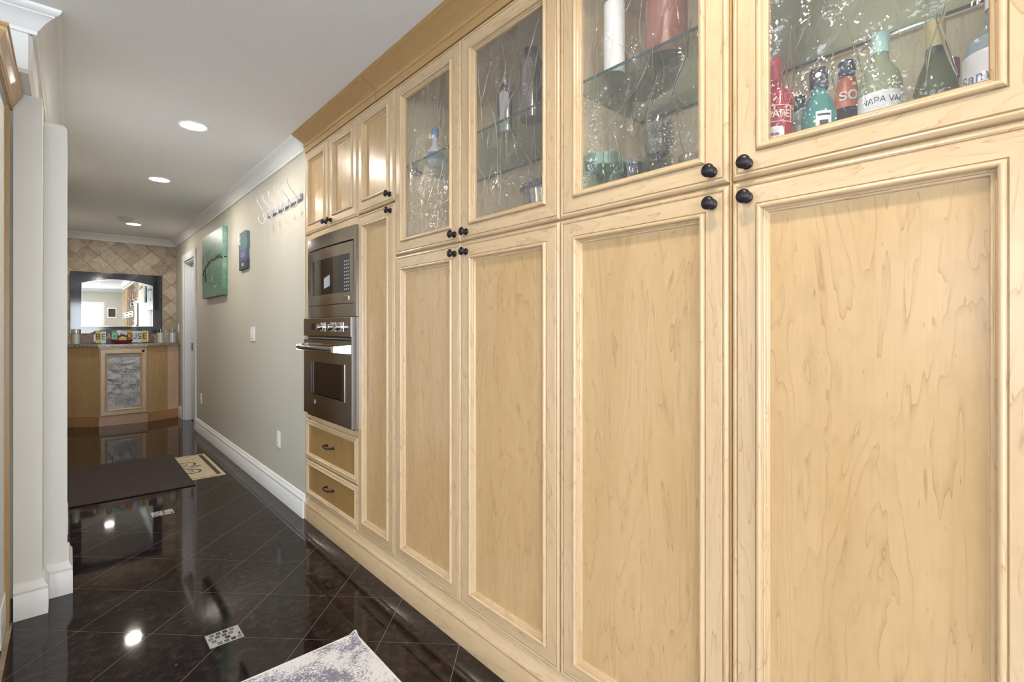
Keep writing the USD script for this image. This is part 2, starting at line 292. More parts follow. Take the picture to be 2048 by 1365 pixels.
def pane(name, tint, depth, refl=.5, haze=.08):
    """Wavy hand-made glass: slow swells, long thin ridges and a few seeds in its surface, a pale diffuse haze standing in for reflected room light."""
    mat(name, {'g': ('geometry', {}),
        'ma': ('mapping', {'scale': (2, 7.5, 2.0), 'rotation': (.22, 0, 0)}), 'na': ('noise_texture', {'scale': 1.0, 'detail': .6, 'distortion': 1.3}), 'sb': ('math', {'math_type': 'subtract', 'value2': .5}), 'ab': ('math', {'math_type': 'absolute'}), 'ln': ('map_range', {'from_min': 0.0, 'from_max': .016, 'to_min': 1.0, 'to_max': 0.0}),
        'mc': ('mapping', {'scale': (4, 24.0, 5.0), 'rotation': (-.15, 0, 0)}), 'nc': ('noise_texture', {'scale': 1.0, 'detail': .8, 'distortion': 1.6}), 'sc': ('math', {'math_type': 'subtract', 'value2': .5}), 'ac': ('math', {'math_type': 'absolute'}), 'lc': ('map_range', {'from_min': 0.0, 'from_max': .035, 'to_min': .45, 'to_max': 0.0}),
        'mb': ('mapping', {'scale': (6, 17.0, 7.0)}), 'nb': ('noise_texture', {'scale': 1.0, 'detail': 1.0, 'distortion': .5}),
        'nm': ('noise_texture', {'scale': 5.0, 'detail': 1.0, 'distortion': .6}), 'rm': ('map_range', {'from_min': .47, 'from_max': .60, 'to_min': 0.0, 'to_max': 1.5}),
        'vs': ('voronoi_texture', {'scale': 85.0}), 'rs': ('map_range', {'from_min': 0.0, 'from_max': .12, 'to_min': 1.0, 'to_max': 0.0}), 'ns': ('noise_texture', {'scale': 11.0}), 'rn': ('map_range', {'from_min': .60, 'from_max': .66, 'to_min': 0.0, 'to_max': .35}),
        'x1': ('math', {'math_type': 'multiply'}), 'x2': ('math', {'math_type': 'multiply'}), 'x3': ('math', {'math_type': 'multiply'}), 's1': ('math', {'math_type': 'multiply_add', 'value2': 3.0}), 's2': ('math', {'math_type': 'add'}), 's3': ('math', {'math_type': 'add'}),
        'b': ('bump', {'strength': 1.0, 'distance': depth}),
        't': ('transparent_bsdf', {'color': tint}), 'gl': ('glossy_bsdf', {'color': (.97, .98, 1), 'roughness': .015}), 'lw': ('layer_weight', {'blend': .15}), 'k': ('math', {'math_type': 'multiply_add', 'value2': refl, 'value3': .035}), 'tg': ('mix_closure', {}),
        'df': ('diffuse_bsdf', {'color': (.78, .80, .86)}), 'mx': ('mix_closure', {'fac': haze})},  # diffuse share imitates the veil of reflected room light
        [('g.position', 'ma.vector'), ('ma.vector', 'na.vector'), ('na.fac', 'sb.value1'), ('sb.value', 'ab.value1'), ('ab.value', 'ln.value'), ('g.position', 'mc.vector'), ('mc.vector', 'nc.vector'), ('nc.fac', 'sc.value1'), ('sc.value', 'ac.value1'), ('ac.value', 'lc.value'),
         ('g.position', 'mb.vector'), ('mb.vector', 'nb.vector'), ('g.position', 'nm.vector'), ('nm.fac', 'rm.value'), ('g.position', 'vs.vector'), ('g.position', 'ns.vector'), ('vs.distance', 'rs.value'), ('ns.fac', 'rn.value'),
         ('ln.result', 'x1.value1'), ('rm.result', 'x1.value2'), ('lc.result', 'x3.value1'), ('rm.result', 'x3.value2'), ('rs.result', 'x2.value1'), ('rn.result', 'x2.value2'),
         ('nb.fac', 's1.value1'), ('x1.value', 's1.value3'), ('s1.value', 's2.value1'), ('x2.value', 's2.value2'), ('s2.value', 's3.value1'), ('x3.value', 's3.value2'), ('s3.value', 'b.height'), ('b.normal', 'gl.normal'), ('b.normal', 'df.normal'),
         ('lw.facing', 'k.value1'), ('k.value', 'tg.fac'), ('t.BSDF', 'tg.closure1'), ('gl.BSDF', 'tg.closure2'), ('tg.closure', 'mx.closure1'), ('df.BSDF', 'mx.closure2')], surface='mx.closure')
pane('antique_glass', (.98, .985, .98), .0004, .42, .022)
pane('antique_glass_heavy', (.95, .97, 1.0), .0014, 1.3, .6)  # bluish white diffuse share imitates daylight reflected in the bar door
plain('ripple_glass', (.985, .99, .99), 0.0, 0.0, transmission_weight=1.0, ior=1.42)
def thin_glass(name, tint, f=1.5):
    mat(name, {'t': ('transparent_bsdf', {'color': tint}), 'gl': ('glossy_bsdf', {'color': (.95, .97, 1), 'roughness': .02}), 'lw': ('layer_weight', {'blend': .15}), 'k': ('math', {'math_type': 'multiply_add', 'value2': .55, 'value3': .03}), 'm': ('mix_closure', {})},
        [('lw.facing', 'k.value1'), ('k.value', 'm.fac'), ('t.BSDF', 'm.closure1'), ('gl.BSDF', 'm.closure2')], surface='m.closure')
thin_glass('clear_glass', (.93, .95, .95), 1.6)
thin_glass('aqua_glass', (.62, .88, .84), 1.6)
thin_glass('lime_glass', (.72, .76, .42), 1.6)
thin_glass('shelf_glass', (.80, .90, .88), 1.45)
plain('shelf_edge', (.03, .07, .07), .15)
def bottle_glass(name, col, tr=.55): plain(name, col, .06, 0.0, transmission_weight=tr, ior=1.45)
bottle_glass('red_glass', (.50, .02, .035), .15); bottle_glass('teal_glass', (.10, .42, .38), .5); bottle_glass('amber_glass', (.035, .02, .014), .2)
bottle_glass('pale_green_glass', (.55, .62, .42), .6); bottle_glass('olive_glass', (.17, .20, .07), .45); bottle_glass('blue_clear_glass', (.55, .68, .75), .7)
for n_, c_l in dict(label_white=(.80, .80, .82), label_orange=(.60, .16, .07), label_red=(.55, .03, .05), print_black=(.03, .03, .035), print_red=(.45, .08, .06), cap_dark=(.03, .03, .045), cap_red=(.52, .015, .05),
                    cap_gold=(.72, .56, .28), cap_magenta=(.34, .02, .10), cap_aqua=(.45, .68, .62), ceramic_white=(.82, .81, .80), blue_glaze=(.10, .22, .50), rust=(.28, .10, .07), bowl_brown=(.30, .22, .16), print_cream=(.85, .78, .66)).items(): plain(n_, c_l, .4)
plain('wax', (.80, .78, .76), .5, subsurface_weight=.2)
plain('bowl_red', (.22, .012, .015), .15)
plain('avocado_skin', (.035, .05, .015), .5); plain('avocado_flesh', (.60, .50, .16), .5)
plain('plastic_white', (.80, .80, .80), .35); plain('slot_grey', (.10, .10, .10), .5)
plain('rail_grey', (.36, .36, .37), .4)
plain('hook_grey', (.62, .62, .64), .3)
plain('smoke_white', (.62, .62, .63), .5)
def lamp(name, col, strength): mat(name, {'e': ('emission', {'color': col, 'strength': strength})}, surface='e.emission')
lamp('lamp_glow', (1.0, .90, .78), LAMP)
for k_, (st_, col_) in WIN.items(): lamp(f'daylight_{k_}', col_, st_ * DAY)
def pile(name, a, b, c, scale, fine):
    mat(name, {'g': ('geometry', {}), 'n': ('noise_texture', {'scale': scale, 'detail': 5.0, 'roughness': .65, 'distortion': .4}), 'f': ('noise_texture', {'scale': fine, 'detail': 2.0}), 'ad': ('math', {'math_type': 'multiply_add', 'value2': .62, 'value3': -.31}), 'su': ('math', {'math_type': 'add'}),
        'r': ('rgb_ramp', {'ramp': [(0, a), (.40, a), (.5, b), (.58, c), (1, c)]}), 'b': ('bump', {'strength': .8, 'distance': .003}), 'p': ('principled_bsdf', {'roughness': .95, 'sheen_weight': .1})},
        [('g.position', 'n.vector'), ('g.position', 'f.vector'), ('f.fac', 'ad.value1'), ('n.fac', 'su.value1'), ('ad.value', 'su.value2'), ('su.value', 'r.fac'), ('r.color', 'p.base_color'), ('f.fac', 'b.height'), ('b.normal', 'p.normal')])
pile('rug_pile', (.19, .19, .25), (.46, .46, .50), (.70, .69, .70), 8.0, 150.0)
plain('rug_binding', (.66, .64, .60), .9)
mat('mat_brown', {'g': ('geometry', {}), 'mp': ('mapping', {'scale': (380, 40, 1)}), 'n': ('wave_texture', {'scale': .35, 'distortion': .3}), 'r': ('rgb_ramp', {'ramp': [(0, (.024, .014, .014)), (1, (.056, .034, .033))]}), 'b': ('bump', {'strength': .5, 'distance': .002}), 'p': ('principled_bsdf', {'roughness': .8})},
    [('g.position', 'mp.vector'), ('mp.vector', 'n.vector'), ('n.fac', 'r.fac'), ('r.color', 'p.base_color'), ('n.fac', 'b.height'), ('b.normal', 'p.normal')])
plain('mat_edge', (.016, .010, .010), .7)
pile('mat_cream', (.42, .34, .21), (.50, .42, .28), (.55, .47, .33), 30.0, 400.0)
plain('entry_wood', (.40, .23, .10), .35)
plain('mat_print', (.06, .045, .03), .9)
mat('canvas_paint', {'g': ('geometry', {}), 'mp': ('mapping', {'scale': (1, 2.2, 3.0)}), 'n': ('noise_texture', {'scale': 1.6, 'detail': 6.0, 'roughness': .6, 'distortion': 1.2}),
    'n2': ('noise_texture', {'scale': 14.0, 'detail': 4.0, 'roughness': .7, 'distortion': 1.5}), 'sx': ('separate_xyz', {}), 'h': ('map_range', {'from_min': 1.5, 'from_max': 2.16, 'to_min': 0.0, 'to_max': 1.0}), 'k': ('math', {'math_type': 'multiply_add', 'value2': .5, 'value3': -.25}), 'a': ('math', {'math_type': 'add'}),
    'r': ('rgb_ramp', {'ramp': [(0, (.05, .12, .075)), (.18, (.07, .18, .10)), (.34, (.085, .19, .15)), (.5, (.14, .27, .20)), (.62, (.10, .21, .18)), (.8, (.21, .36, .32)), (1, (.14, .28, .24))]}),
    'r2': ('rgb_ramp', {'ramp': [(0, (.8, .8, .8)), (.4, (1.1, 1.1, 1.1)), (.55, (1.3, 1.3, 1.3)), (.66, (1.9, 1.75, 1.75)), (1, (3.2, 2.2, 2.4))]}), 'm': ('mix', {'mix_type': 'multiply', 'fac': 1.0}), 'p': ('principled_bsdf', {'roughness': .35})},
    [('g.position', 'mp.vector'), ('mp.vector', 'n.vector'), ('mp.vector', 'n2.vector'), ('g.position', 'sx.vector'), ('sx.z', 'h.value'), ('n.fac', 'k.value1'), ('k.value', 'a.value1'), ('h.result', 'a.value2'), ('a.value', 'r.fac'), ('n2.fac', 'r2.fac'), ('r.color', 'm.color1'), ('r2.color', 'm.color2'), ('m.color', 'p.base_color')])
plain('paint_dark', (.015, .025, .02), .5); plain('paint_pale', (.55, .60, .58), .5)
mat('plaque_paint', {'g': ('geometry', {}), 'n': ('noise_texture', {'scale': 16.0, 'detail': 4.0, 'distortion': .5}), 'sx': ('separate_xyz', {}), 'h': ('map_range', {'from_min': 1.69, 'from_max': 2.0}), 'k': ('math', {'math_type': 'multiply_add', 'value2': .22, 'value3': -.11}), 'a': ('math', {'math_type': 'add'}),
    'r': ('rgb_ramp', {'ramp': [(0, (.035, .045, .06)), (.2, (.045, .05, .075)), (.30, (.09, .10, .22)), (.48, (.11, .12, .27)), (.53, (.11, .18, .20)), (.75, (.12, .20, .22)), (1, (.10, .17, .21))]}), 'p': ('principled_bsdf', {'roughness': .6})},
    [('g.position', 'n.vector'), ('g.position', 'sx.vector'), ('sx.z', 'h.value'), ('n.fac', 'k.value1'), ('k.value', 'a.value1'), ('h.result', 'a.value2'), ('a.value', 'r.fac'), ('r.color', 'p.base_color')])
plain('plaque_print', (.34, .36, .50), .6); plain('starfish_white', (.72, .72, .70), .7)
for n_, c_l in dict(plate_yellow=(.62, .50, .05), plate_mint=(.60, .72, .66), plate_navy=(.05, .05, .10), plate_teal=(.06, .38, .27), plate_white=(.70, .72, .76), plate_sky=(.45, .62, .75), plate_orange=(.62, .36, .02), plate_silver=(.60, .66, .66),
                    ink_dark=(.03, .04, .015), ink_green=(.05, .16, .12), ink_orange=(.62, .30, .12), ink_aqua=(.36, .75, .55), ink_purple=(.14, .09, .22), ink_blue=(.10, .18, .40)).items(): plain(n_, c_l, .35)

# ------------------------------------------------------------------ the room
CZ = 2.40                                   # ceiling height
XW, YE = 1.105, 8.24                        # right-hand wall, end wall
# floor: granite tiles 0.305 m on the diagonal, each its own piece, mosaic insets at crossings
T, U0, V0 = .3037, 1.850, .2985
insets = [sg.box(.447 - .057, y - .05, .447 + .057, y + .05) for y in (2.169, 3.883)]
hole = unary_union([i.buffer(.0012, join_style=2) for i in insets])
fl = struct('floor', box(-4.0, 1.9, -3.6, 8.4, -.08, -.0006), 'grout')
room = sg.box(-4.0, -3.4, 1.9, 8.24)
near = sg.box(-.7, 1.0, 1.2, 8.2)
rest = []
for i in range(-24, 24):
    for j in range(-24, 24):
        u0, v0 = U0 + i * T, V0 + j * T; g = .0012
        q = sg.Polygon([((u - v) / 2 ** .5, (u + v) / 2 ** .5) for u, v in ((u0 + g, v0 + g), (u0 + T - g, v0 + g), (u0 + T - g, v0 + T - g), (u0 + g, v0 + T - g))])
        if not q.intersects(room): continue
        q = q.intersection(room).difference(hole)
        for p in getattr(q, 'geoms', [q]):
            if p.area < 1e-5: continue
            m = prism(p, .006, (0, 0, -.006))
            if p.intersects(near) and p.centroid.x < 1.18: emit('tile', m, 'granite', fl)
            else: rest.append(m)
emit('tile_field', cat_(*rest), 'granite', fl, kind='stuff')
for b_ in insets:
    x0, y0, x1, y1 = b_.bounds
    emit('mosaic_bed', box(x0, x1, y0, y1, -.006, -.0003), 'mosaic_grout', fl)
    nx, ny = 5, 4
    for r_ in range(ny):
        for k in range(nx):
            w = (x1 - x0) / nx; h = (y1 - y0) / ny; sh = (r_ % 2) * w * .3
            xa, xb = x0 + .003 + k * w + .0018 + sh, min(x0 + (k + 1) * w - .0018 + sh, x1 - .005)
            if xb - xa < .006: continue
            emit('mosaic_piece', box(xa, xb, y0 + .004 + r_ * (h - .002) + .003, y0 + .004 + (r_ + 1) * (h - .002) - .003, -.004, .0002), f'mosaic_{rnd.choice([0, 1, 1, 2, 2, 2, 3, 4])}', fl)
struct('ceiling', box(-4.0, 1.9, -3.6, 8.5, CZ, CZ + .1), 'ceiling_paint')
# right wall beyond the cabinets, with the doorway
DY0, DY1, DZ = 6.84, 7.58, 2.045
struct('wall_right', cat_(box(XW, XW + .14, 3.182, DY0, 0, CZ), box(XW, XW + .14, DY1, YE + .1, 0, CZ), box(XW, XW + .14, DY0, DY1, DZ, CZ), box(1.62, 1.75, -3.5, 3.182, 0, CZ), box(XW + .14, 1.75, 3.182, 3.26, 0, CZ)), 'wall_paint')
# end wall with diagonal travertine
we = struct('wall_end', box(-.3, XW, YE + .010, YE + .12, 0, CZ), 'grout_tan')
H = .1105; n_t = 0
clip = sg.box(-.12, .985, XW, 2.36)
for i in range(-14, 15):
    for j in range(-14, 15):
        if (i + j) % 2: continue
        cx, cz = .937 + i * H, 2.235 + j * H; r = H - .0028
        p = sg.Polygon([(cx - r, cz), (cx, cz - r), (cx + r, cz), (cx, cz + r)]).intersection(clip)
        if p.is_empty or p.area < 2e-4: continue
        dz = rnd.uniform(0, .0012)
        emit('tile', prism(p, .0098 + dz, (0, YE + .010, 0), (1, 0, 0), (0, -1, 0)), rnd.choice(['travertine_a', 'travertine_a', 'travertine_b', 'travertine_c']), we)
# left side: wall of the hall, soffit, pilasters
XL = -.105
wl = struct('wall_left', cat_(box(XL - .12, XL, 3.1, 3.32, 0, CZ), box(XL - .12, XL, 3.76, 5.31, 0, CZ), box(XL - .12, XL, 3.32, 3.76, 2.02, CZ), box(XL - .12, XL, 3.32, 3.76, 0, .12), box(XL - .12, XL, 5.31, 6.44, 2.17, CZ), box(XL - .12, XL, 6.44, YE + .1, 0, CZ)), 'wall_paint')
emit('soffit', box(-3.9, XL, 2.61, 3.1, 2.165, CZ, .012), 'pale_paint', wl)
struct('wall_front', box(-3.9, -.30, 2.9, 3.02, 0, 2.165), 'pale_paint')
struct('wall_back', cat_(box(-4, -3.35, -3.5, -3.4, 0, CZ), box(-.85, -.30, -3.5, -3.4, 0, CZ), box(.80, 1.62, -3.5, -3.4, 0, CZ), box(-.30, .80, -3.5, -3.4, 1.99, CZ), box(-3.35, -.85, -3.5, -3.4, 2.15, CZ)), 'wall_paint')
struct('wall_kitchen', cat_(box(-4, -3.9, -3.4, -2.6, 0, CZ), box(-4, -3.9, 1.15, 3.0, 0, CZ), box(-4, -3.9, -2.6, 1.15, 0, .9), box(-4, -3.9, -2.6, 1.15, 2.15, CZ)), 'pale_paint')
def window(n, panes, frames, m):
    w = struct(f'window_{n}', cat_(*frames), 'trim_white')
    for p in panes: emit('pane', p, m, w)
window(1, [box(-.24, .74, -3.46, -3.45, .06, 1.93)], [box(-.30, -.24, -3.48, -3.40, 0, 1.99), box(.74, .80, -3.48, -3.40, 0, 1.99), box(-.24, .74, -3.48, -3.40, 1.93, 1.99), box(-.24, .74, -3.48, -3.40, 0, .06)], 'daylight_back')
ys = [-2.6, -1.35, -.1, 1.15]
window(2, [box(-3.96, -3.95, ys[k] + .05, ys[k + 1] - .05, .95, 2.10) for k in range(3)], [box(-3.98, -3.89, y - .05, y + .05, .9, 2.15) for y in (-2.55, -1.35, -.1, 1.10)] + [box(-3.98, -3.89, ys[k] + .05, ys[k + 1] - .05, z, z + .05) for k in range(3) for z in (.9, 2.10)], 'daylight_kitchen')
xs = [-3.35, -2.1, -.85]
window(3, [box(xs[k] + .05, xs[k + 1] - .05, -3.46, -3.45, .06, 2.09) for k in range(2)], [box(x - .05, x + .05, -3.48, -3.40, 0, 2.15) for x in (-3.30, -2.1, -.90)] + [box(-3.35, -.85, -3.48, -3.40, z, z + .06) for z in (0, 2.09)], 'daylight_back')
window(4, [box(XL - .06, XL - .05, 3.36, 3.72, .18, 1.97)], [box(XL - .08, XL, 3.32, 3.36, .12, 2.02), box(XL - .08, XL, 3.72, 3.76, .12, 2.02), box(XL - .08, XL, 3.36, 3.72, .12, .18), box(XL - .08, XL, 3.36, 3.72, 1.97, 2.02)], 'daylight_hall')  # added sidelight out of view, glowing to brighten the opposite hall wall
d2 = struct('door_2', cat_(box(XL - .06, XL - .015, 5.40, 5.58, .005, 2.08), box(XL - .06, XL - .015, 6.17, 6.35, .005, 2.08), box(XL - .06, XL - .015, 5.58, 6.17, .005, 1.68), box(XL - .06, XL - .015, 5.58, 6.17, 1.81, 2.08)), 'entry_wood')
emit('added_glow_pane', box(XL - .045, XL - .03, 5.58, 6.17, 1.68, 1.81), 'daylight_hall', d2)  # glowing pane added and sized for a small bright reflection in the microwave
emit('door_casing', cat_(box(XL - .1, XL + .012, 5.31, 5.398, 0, 2.17), box(XL - .1, XL + .012, 6.352, 6.44, 0, 2.17), box(XL - .1, XL + .012, 5.398, 6.352, 2.082, 2.17)), 'entry_wood', d2)
# pilasters with their own baseboards
BASEP = [(0, 0), (.019, 0), (.019, .098), (.0165, .102), (.0165, .108), (.0185, .112), (.018, .118), (.012, .126), (.008, .134), (.0075, .142), (.004, .147), (0, .148)]
def bullnose(x0, x1, y0, y1, z1, r=.02):
    p = sg.box(x0, -1, x1, z1).intersection(sg.box(x0, 0, x1, z1)); k = sg.box(x0 - .1, 0, x1, z1).buffer(-r).buffer(r, quad_segs=6)
    p = unary_union([p.intersection(k), sg.box(x0, 0, x1, .2)])
    return prism(p, y1 - y0, (0, y1, 0), (1, 0, 0), (0, -1, 0))
def pilaster(x0, x1, y0, y1, z1, label, round_=True):
    t = emit('pilaster', bullnose(x0, x1, y0, y1, z1) if round_ else box(x0, x1, y0, y1, 0, z1), 'pale_paint', wl, 40, label=label)
    emit('baseboard', molding([(x0, y0), (x1, y0), (x1, y1)], BASEP, 1), 'trim_white', t)
pilaster(-.172, -.086, 2.862, 3.00, 2.164, 'square white wall end below the soffit', False)
pilaster(XL + .001, -.008, 3.002, 3.25, 2.11, 'pale pilaster with a rounded top corner')
pilaster(XL + .001, -.026, 3.86, 4.1, 2.11, 'pale pilaster further down the hall')
# crown mouldings
CR = [(.0, -.085), (.010, -.085), (.013, -.081), (.013, -.072), (.020, -.066), (.026, -.056), (.038, -.042), (.052, -.030), (.060, -.026), (.060, -.021), (.067, -.019), (.076, -.012), (.078, -.006), (.080, 0), (0, 0)]
crown = lambda k: [(o * k, CZ + z * k) for o, z in CR]
struct('trim_1', molding([(XW, YE), (XW, 3.186)], crown(1.0), 1), 'trim_white')
struct('trim_2', molding([(-.105, YE), (XW, YE)], crown(.98), 1), 'trim_white')
struct('trim_3', molding([(-3.9, 2.61), (XL, 2.61), (XL, YE)], crown(1.05), 1), 'trim_white')
struct('trim_4', molding([(1.62, -3.4), (-3.9, -3.4), (-3.9, 2.61)], crown(1.05), 1), 'trim_white')
struct('baseboard_right', molding([(XW, DY0 - .10), (XW, 3.176)], BASEP, 1), 'trim_white')
struct('baseboard_end', molding([(XW, 7.96), (XW, DY1 + .095)], BASEP, 1), 'trim_white')
# doorway at the end of the right wall
d1 = struct('door_1', cat_(box(XW - .016, XW, DY1, DY1 + .09, 0, DZ + .09, .003), box(XW - .016, XW, DY0 - .09, DY0, 0, DZ + .09, .003), box(XW - .016, XW, DY0, DY1, DZ, DZ + .09, .003),
    box(XW, XW + .14, DY1 - .015, DY1, 0, DZ), box(XW, XW + .14, DY0, DY0 + .015, 0, DZ), box(XW, XW + .14, DY0 + .015, DY1 - .015, DZ - .015, DZ)), 'door_white')
emit('door_slab', box(XW + .075, XW + .112, DY0 + .018, DY1 - .018, .01, DZ - .02, .002), 'door_white', d1)
emit('door_latch', box(XW + .070, XW + .0748, DY1 - .10, DY1 - .045, .90, 1.0, .002), 'bronze', d1)
emit('door_stop', cat_(box(XW + .06, XW + .0745, DY1 - .03, DY1 - .0155, 0, DZ - .016), box(XW + .06, XW + .0745, DY0 + .0155, DY0 + .03, 0, DZ - .016)), 'door_white', d1)

# wood-cased opening at the left edge of the picture
t = thing('wood_casing', 'wooden doorway casing with a moulded head, at the far left edge', 'door casing', (-.19, 2.6, 0))
emit('jamb', uvbox(-.205, -.180, 2.800, 2.858, 0, 2.085, 'z'), 'cornice_wood', t)
emit('head', molding([(-.32, 2.26), (-.185, 2.26), (-.185, 2.858)], [(0, 2.085), (.012, 2.085), (.012, 2.097), (.016, 2.10), (.016, 2.106), (.022, 2.115), (.030, 2.132), (.038, 2.142), (.038, 2.150), (.042, 2.153), (.042, 2.162), (0, 2.162)], 1), 'cornice_wood', t)
emit('side_panel', box(-.30, -.192, 2.62, 2.799, .002, 2.07), 'pale_paint', t)
emit('panel_base', box(-.192, -.188, 2.62, 2.799, .002, .15), 'trim_white', t)
emit('stone_edge', box(-.30, -.196, 2.3, 2.619, .002, 2.07), 'grey_stone', t)
emit('threshold', box(-.187, -.172, 2.3, 2.84, .0, .003), 'travertine_c', t)

# ------------------------------------------------------------------ cabinets
XB = 1.120                                   # back of the doors
A = (0, -1, 0); N = (-1, 0, 0)
DOOR = [(0, 0), (0, .010), (.0015, .0145), (.0045, .0176), (.0080, .0188), (.0112, .0174), (.0122, .0142), (.0138, .0140), (.0144, .0174), (.0154, .0184), (.0518, .0184), (.0526, .0176), (.0530, .0154), (.0542, .0154), (.0548, .0200), (.0556, .0232), (.0578, .0258), (.0608, .0266), (.0638, .0256), (.0658, .0222), (.0662, .0150), (.0674, .0140), (.0686, .0148), (.0700, .0138), (.0704, .0106), (.0715, .0100), (.0735, .0104), (.0752, .0088), (.0756, .0056), (.0775, .0046)]
GLASS = DOOR[:-1] + [(.0765, .0075), (.0765, 0)]
DRAWER = [(0, 0), (0, .011), (.0015, .015), (.0045, .0178), (.008, .0186), (.0115, .0178), (.0128, .0166), (.0140, .0186), (.021, .0186), (.0215, .0205), (.024, .0222), (.027, .0215), (.0285, .018), (.030, .0172), (.031, .014), (.034, .013), (.0352, .011), (.036, .0085), (.038, .0078)]
KNOB = [(.0118, 0), (.0124, .002), (.0124, .0042), (.0108, .0060), (.0080, .0082), (.0070, .0125), (.0074, .0165), (.0100, .0190), (.0138, .0208), (.0152, .0228), (.0153, .0250), (.0144, .0264), (.0134, .0267), (.0129, .0274), (.0120, .0290), (.0085, .0308), (.0040, .0317), (.0, .0319)]
def knob(parent, pos, n): emit('knob', place(lathe(KNOB, 28), pos, np.cross(n, (0, 0, 1)), n), 'bronze', parent, 35, label='dark bronze round knob')
def door(parent, name, O, a, w, h, kind, knob_at=None, wood_='maple', panel_='maple_panel', gl='antique_glass', prof=None, rip=(14, 4, 1)):
    """A door as Xform: two rails, two stiles, panel or pane, knob."""
    d = sub(name, parent); n = np.cross(a, (0, 0, 1)); pr = prof or (GLASS if kind == 'glass' else DOOR)
    for nm, g in zip(('rail', 'stile', 'rail', 'stile'), frame(O, a, w, h, pr)): emit(nm, g, wood_, d)
    s = pr[-1][0]
    if kind == 'glass':
        g = board(O, a, s - .004, w - s + .004, s - .004, h - s + .004, .0015, .0055)
        emit('pane', (g[0], g[1], None, None), gl, d, label='wavy streaked glass pane')
        emit('glass_ripples', ripples(O, a, s, w - s, s, h - s, .0057, *rip), 'ripple_glass', d, 60, kind='stuff')
    else:
        emit('panel', board(O, a, s - .002, w - s + .002, s - .002, h - s + .002, .001, pr[-1][1]), panel_, d)
    if knob_at is not None:
        knob(d, np.array(O, float) + np.array(a, float) * knob_at[0] + np.array([0, 0, knob_at[1]]) + n * .0186, n)
    return d
def ripples(O, a, x0, x1, z0, z1, p, count, lumps, seed):
    """Raised glass on the face of a hand-made pane: long flowing ridges, low uneven swells and seeds."""
    R_ = np.random.default_rng(seed); O, a = np.array(O, float), np.array(a, float); b = np.array([0, 0, 1.0]); n = np.cross(a, b); ms = []
    W_, H_ = x1 - x0, z1 - z0; m_ = .012
    P = lambda q: O + q[:, :1] * a + q[:, 1:2] * b + q[:, 2:] * n
    for i in range(count):
        L_ = H_ * R_.uniform(.12, .62); c = np.array([R_.uniform(x0 + m_, x1 - m_), R_.uniform(z0 + m_, z1 - m_)]); th = R_.normal(1.57, .28); t = np.linspace(-.5, .5, 26)
        f1, f2, ph = R_.uniform(2, 5), R_.uniform(6, 11), R_.uniform(0, 6.28, 2); k = R_.uniform(.006, .022)
        off = k * (np.sin(f1 * t + ph[0]) * 1.6 + .35 * np.sin(f2 * t + ph[1])) + R_.uniform(-.05, .05) * t ** 2 * 4 * (L_ / H_)
        q = np.stack([c[0] + t * L_ * np.cos(th) - off * np.sin(th), c[1] + t * L_ * np.sin(th) + off * np.cos(th)], 1)
        q = q[(q[:, 0] > x0 + m_) & (q[:, 0] < x1 - m_) & (q[:, 1] > z0 + m_) & (q[:, 1] < z1 - m_)]
        if len(q) < 5: continue
        w = R_.uniform(.0010, .0046) * np.sin(np.linspace(.12, 3.02, len(q))) ** .6 * (1 + .35 * np.sin(np.linspace(0, R_.uniform(6, 20), len(q)) + ph[0])); d = np.gradient(q, axis=0); d /= np.linalg.norm(d, axis=1, keepdims=True); sd = np.stack([-d[:, 1], d[:, 0]], 1)
        ang = np.linspace(0, np.pi, 7); v = []
        for j in range(len(q)):
            v.append(np.column_stack([q[j] + np.outer(np.cos(ang) * w[j], sd[j]), p + np.sin(ang) * w[j] * .42]))
        v = np.vstack(v); f = []
        for j in range(len(q) - 1):
            for e in range(7):
                e2 = (e + 1) % 7; A_ = j * 7; f += [[A_ + e, A_ + e2, A_ + 7 + e2], [A_ + e, A_ + 7 + e2, A_ + 7 + e]]
        for e in range(1, 6): f += [[0, e + 1, e], [(len(q) - 1) * 7, (len(q) - 1) * 7 + e, (len(q) - 1) * 7 + e + 1]]
        g_ = trimesh.Trimesh(P(v), f, process=False)
        if g_.volume < 0: g_.invert()
        ms.append(g_)
    for i in range(lumps):
        r = np.array([R_.uniform(.022, .05), R_.uniform(.03, .08)]); c = np.array([R_.uniform(x0 + r[0] + .006, x1 - r[0] - .006), R_.uniform(z0 + r[1] + .006, z1 - r[1] - .006)])
        rr_, aa = np.meshgrid(np.linspace(0, 1, 15), np.linspace(0, 2 * np.pi, 41)[:-1], indexing='ij'); u = c[0] + r[0] * rr_ * np.cos(aa); v_ = c[1] + r[1] * rr_ * np.sin(aa)
        hh = (1 - rr_ ** 2) ** 2 * .0034 * (.35 + 1.1 * meshkit.noise(np.stack([u * 75, v_ * 38, u * 0 + seed], -1), i)) + .00002
        top = np.stack([u, v_, p + hh], -1).reshape(-1, 3); bot = np.stack([u, v_, p + hh * 0], -1).reshape(-1, 3)[-40:]; f = []
        for j in range(14):
            for e in range(40): A_, B_ = j * 40 + e, j * 40 + (e + 1) % 40; f += [[A_, A_ + 40, B_ + 40], [A_, B_ + 40, B_]]
        N0 = len(top); cc = N0 + 40; v3 = np.vstack([top, bot, [[c[0], c[1], p]]])
        for e in range(40): A_, B_ = 14 * 40 + e, 14 * 40 + (e + 1) % 40; f += [[A_, N0 + e, N0 + (e + 1) % 40], [A_, N0 + (e + 1) % 40, B_], [cc, N0 + (e + 1) % 40, N0 + e]]
        g_ = trimesh.Trimesh(P(v3), f, process=False)
        if g_.volume < 0: g_.invert()
        ms.append(g_)
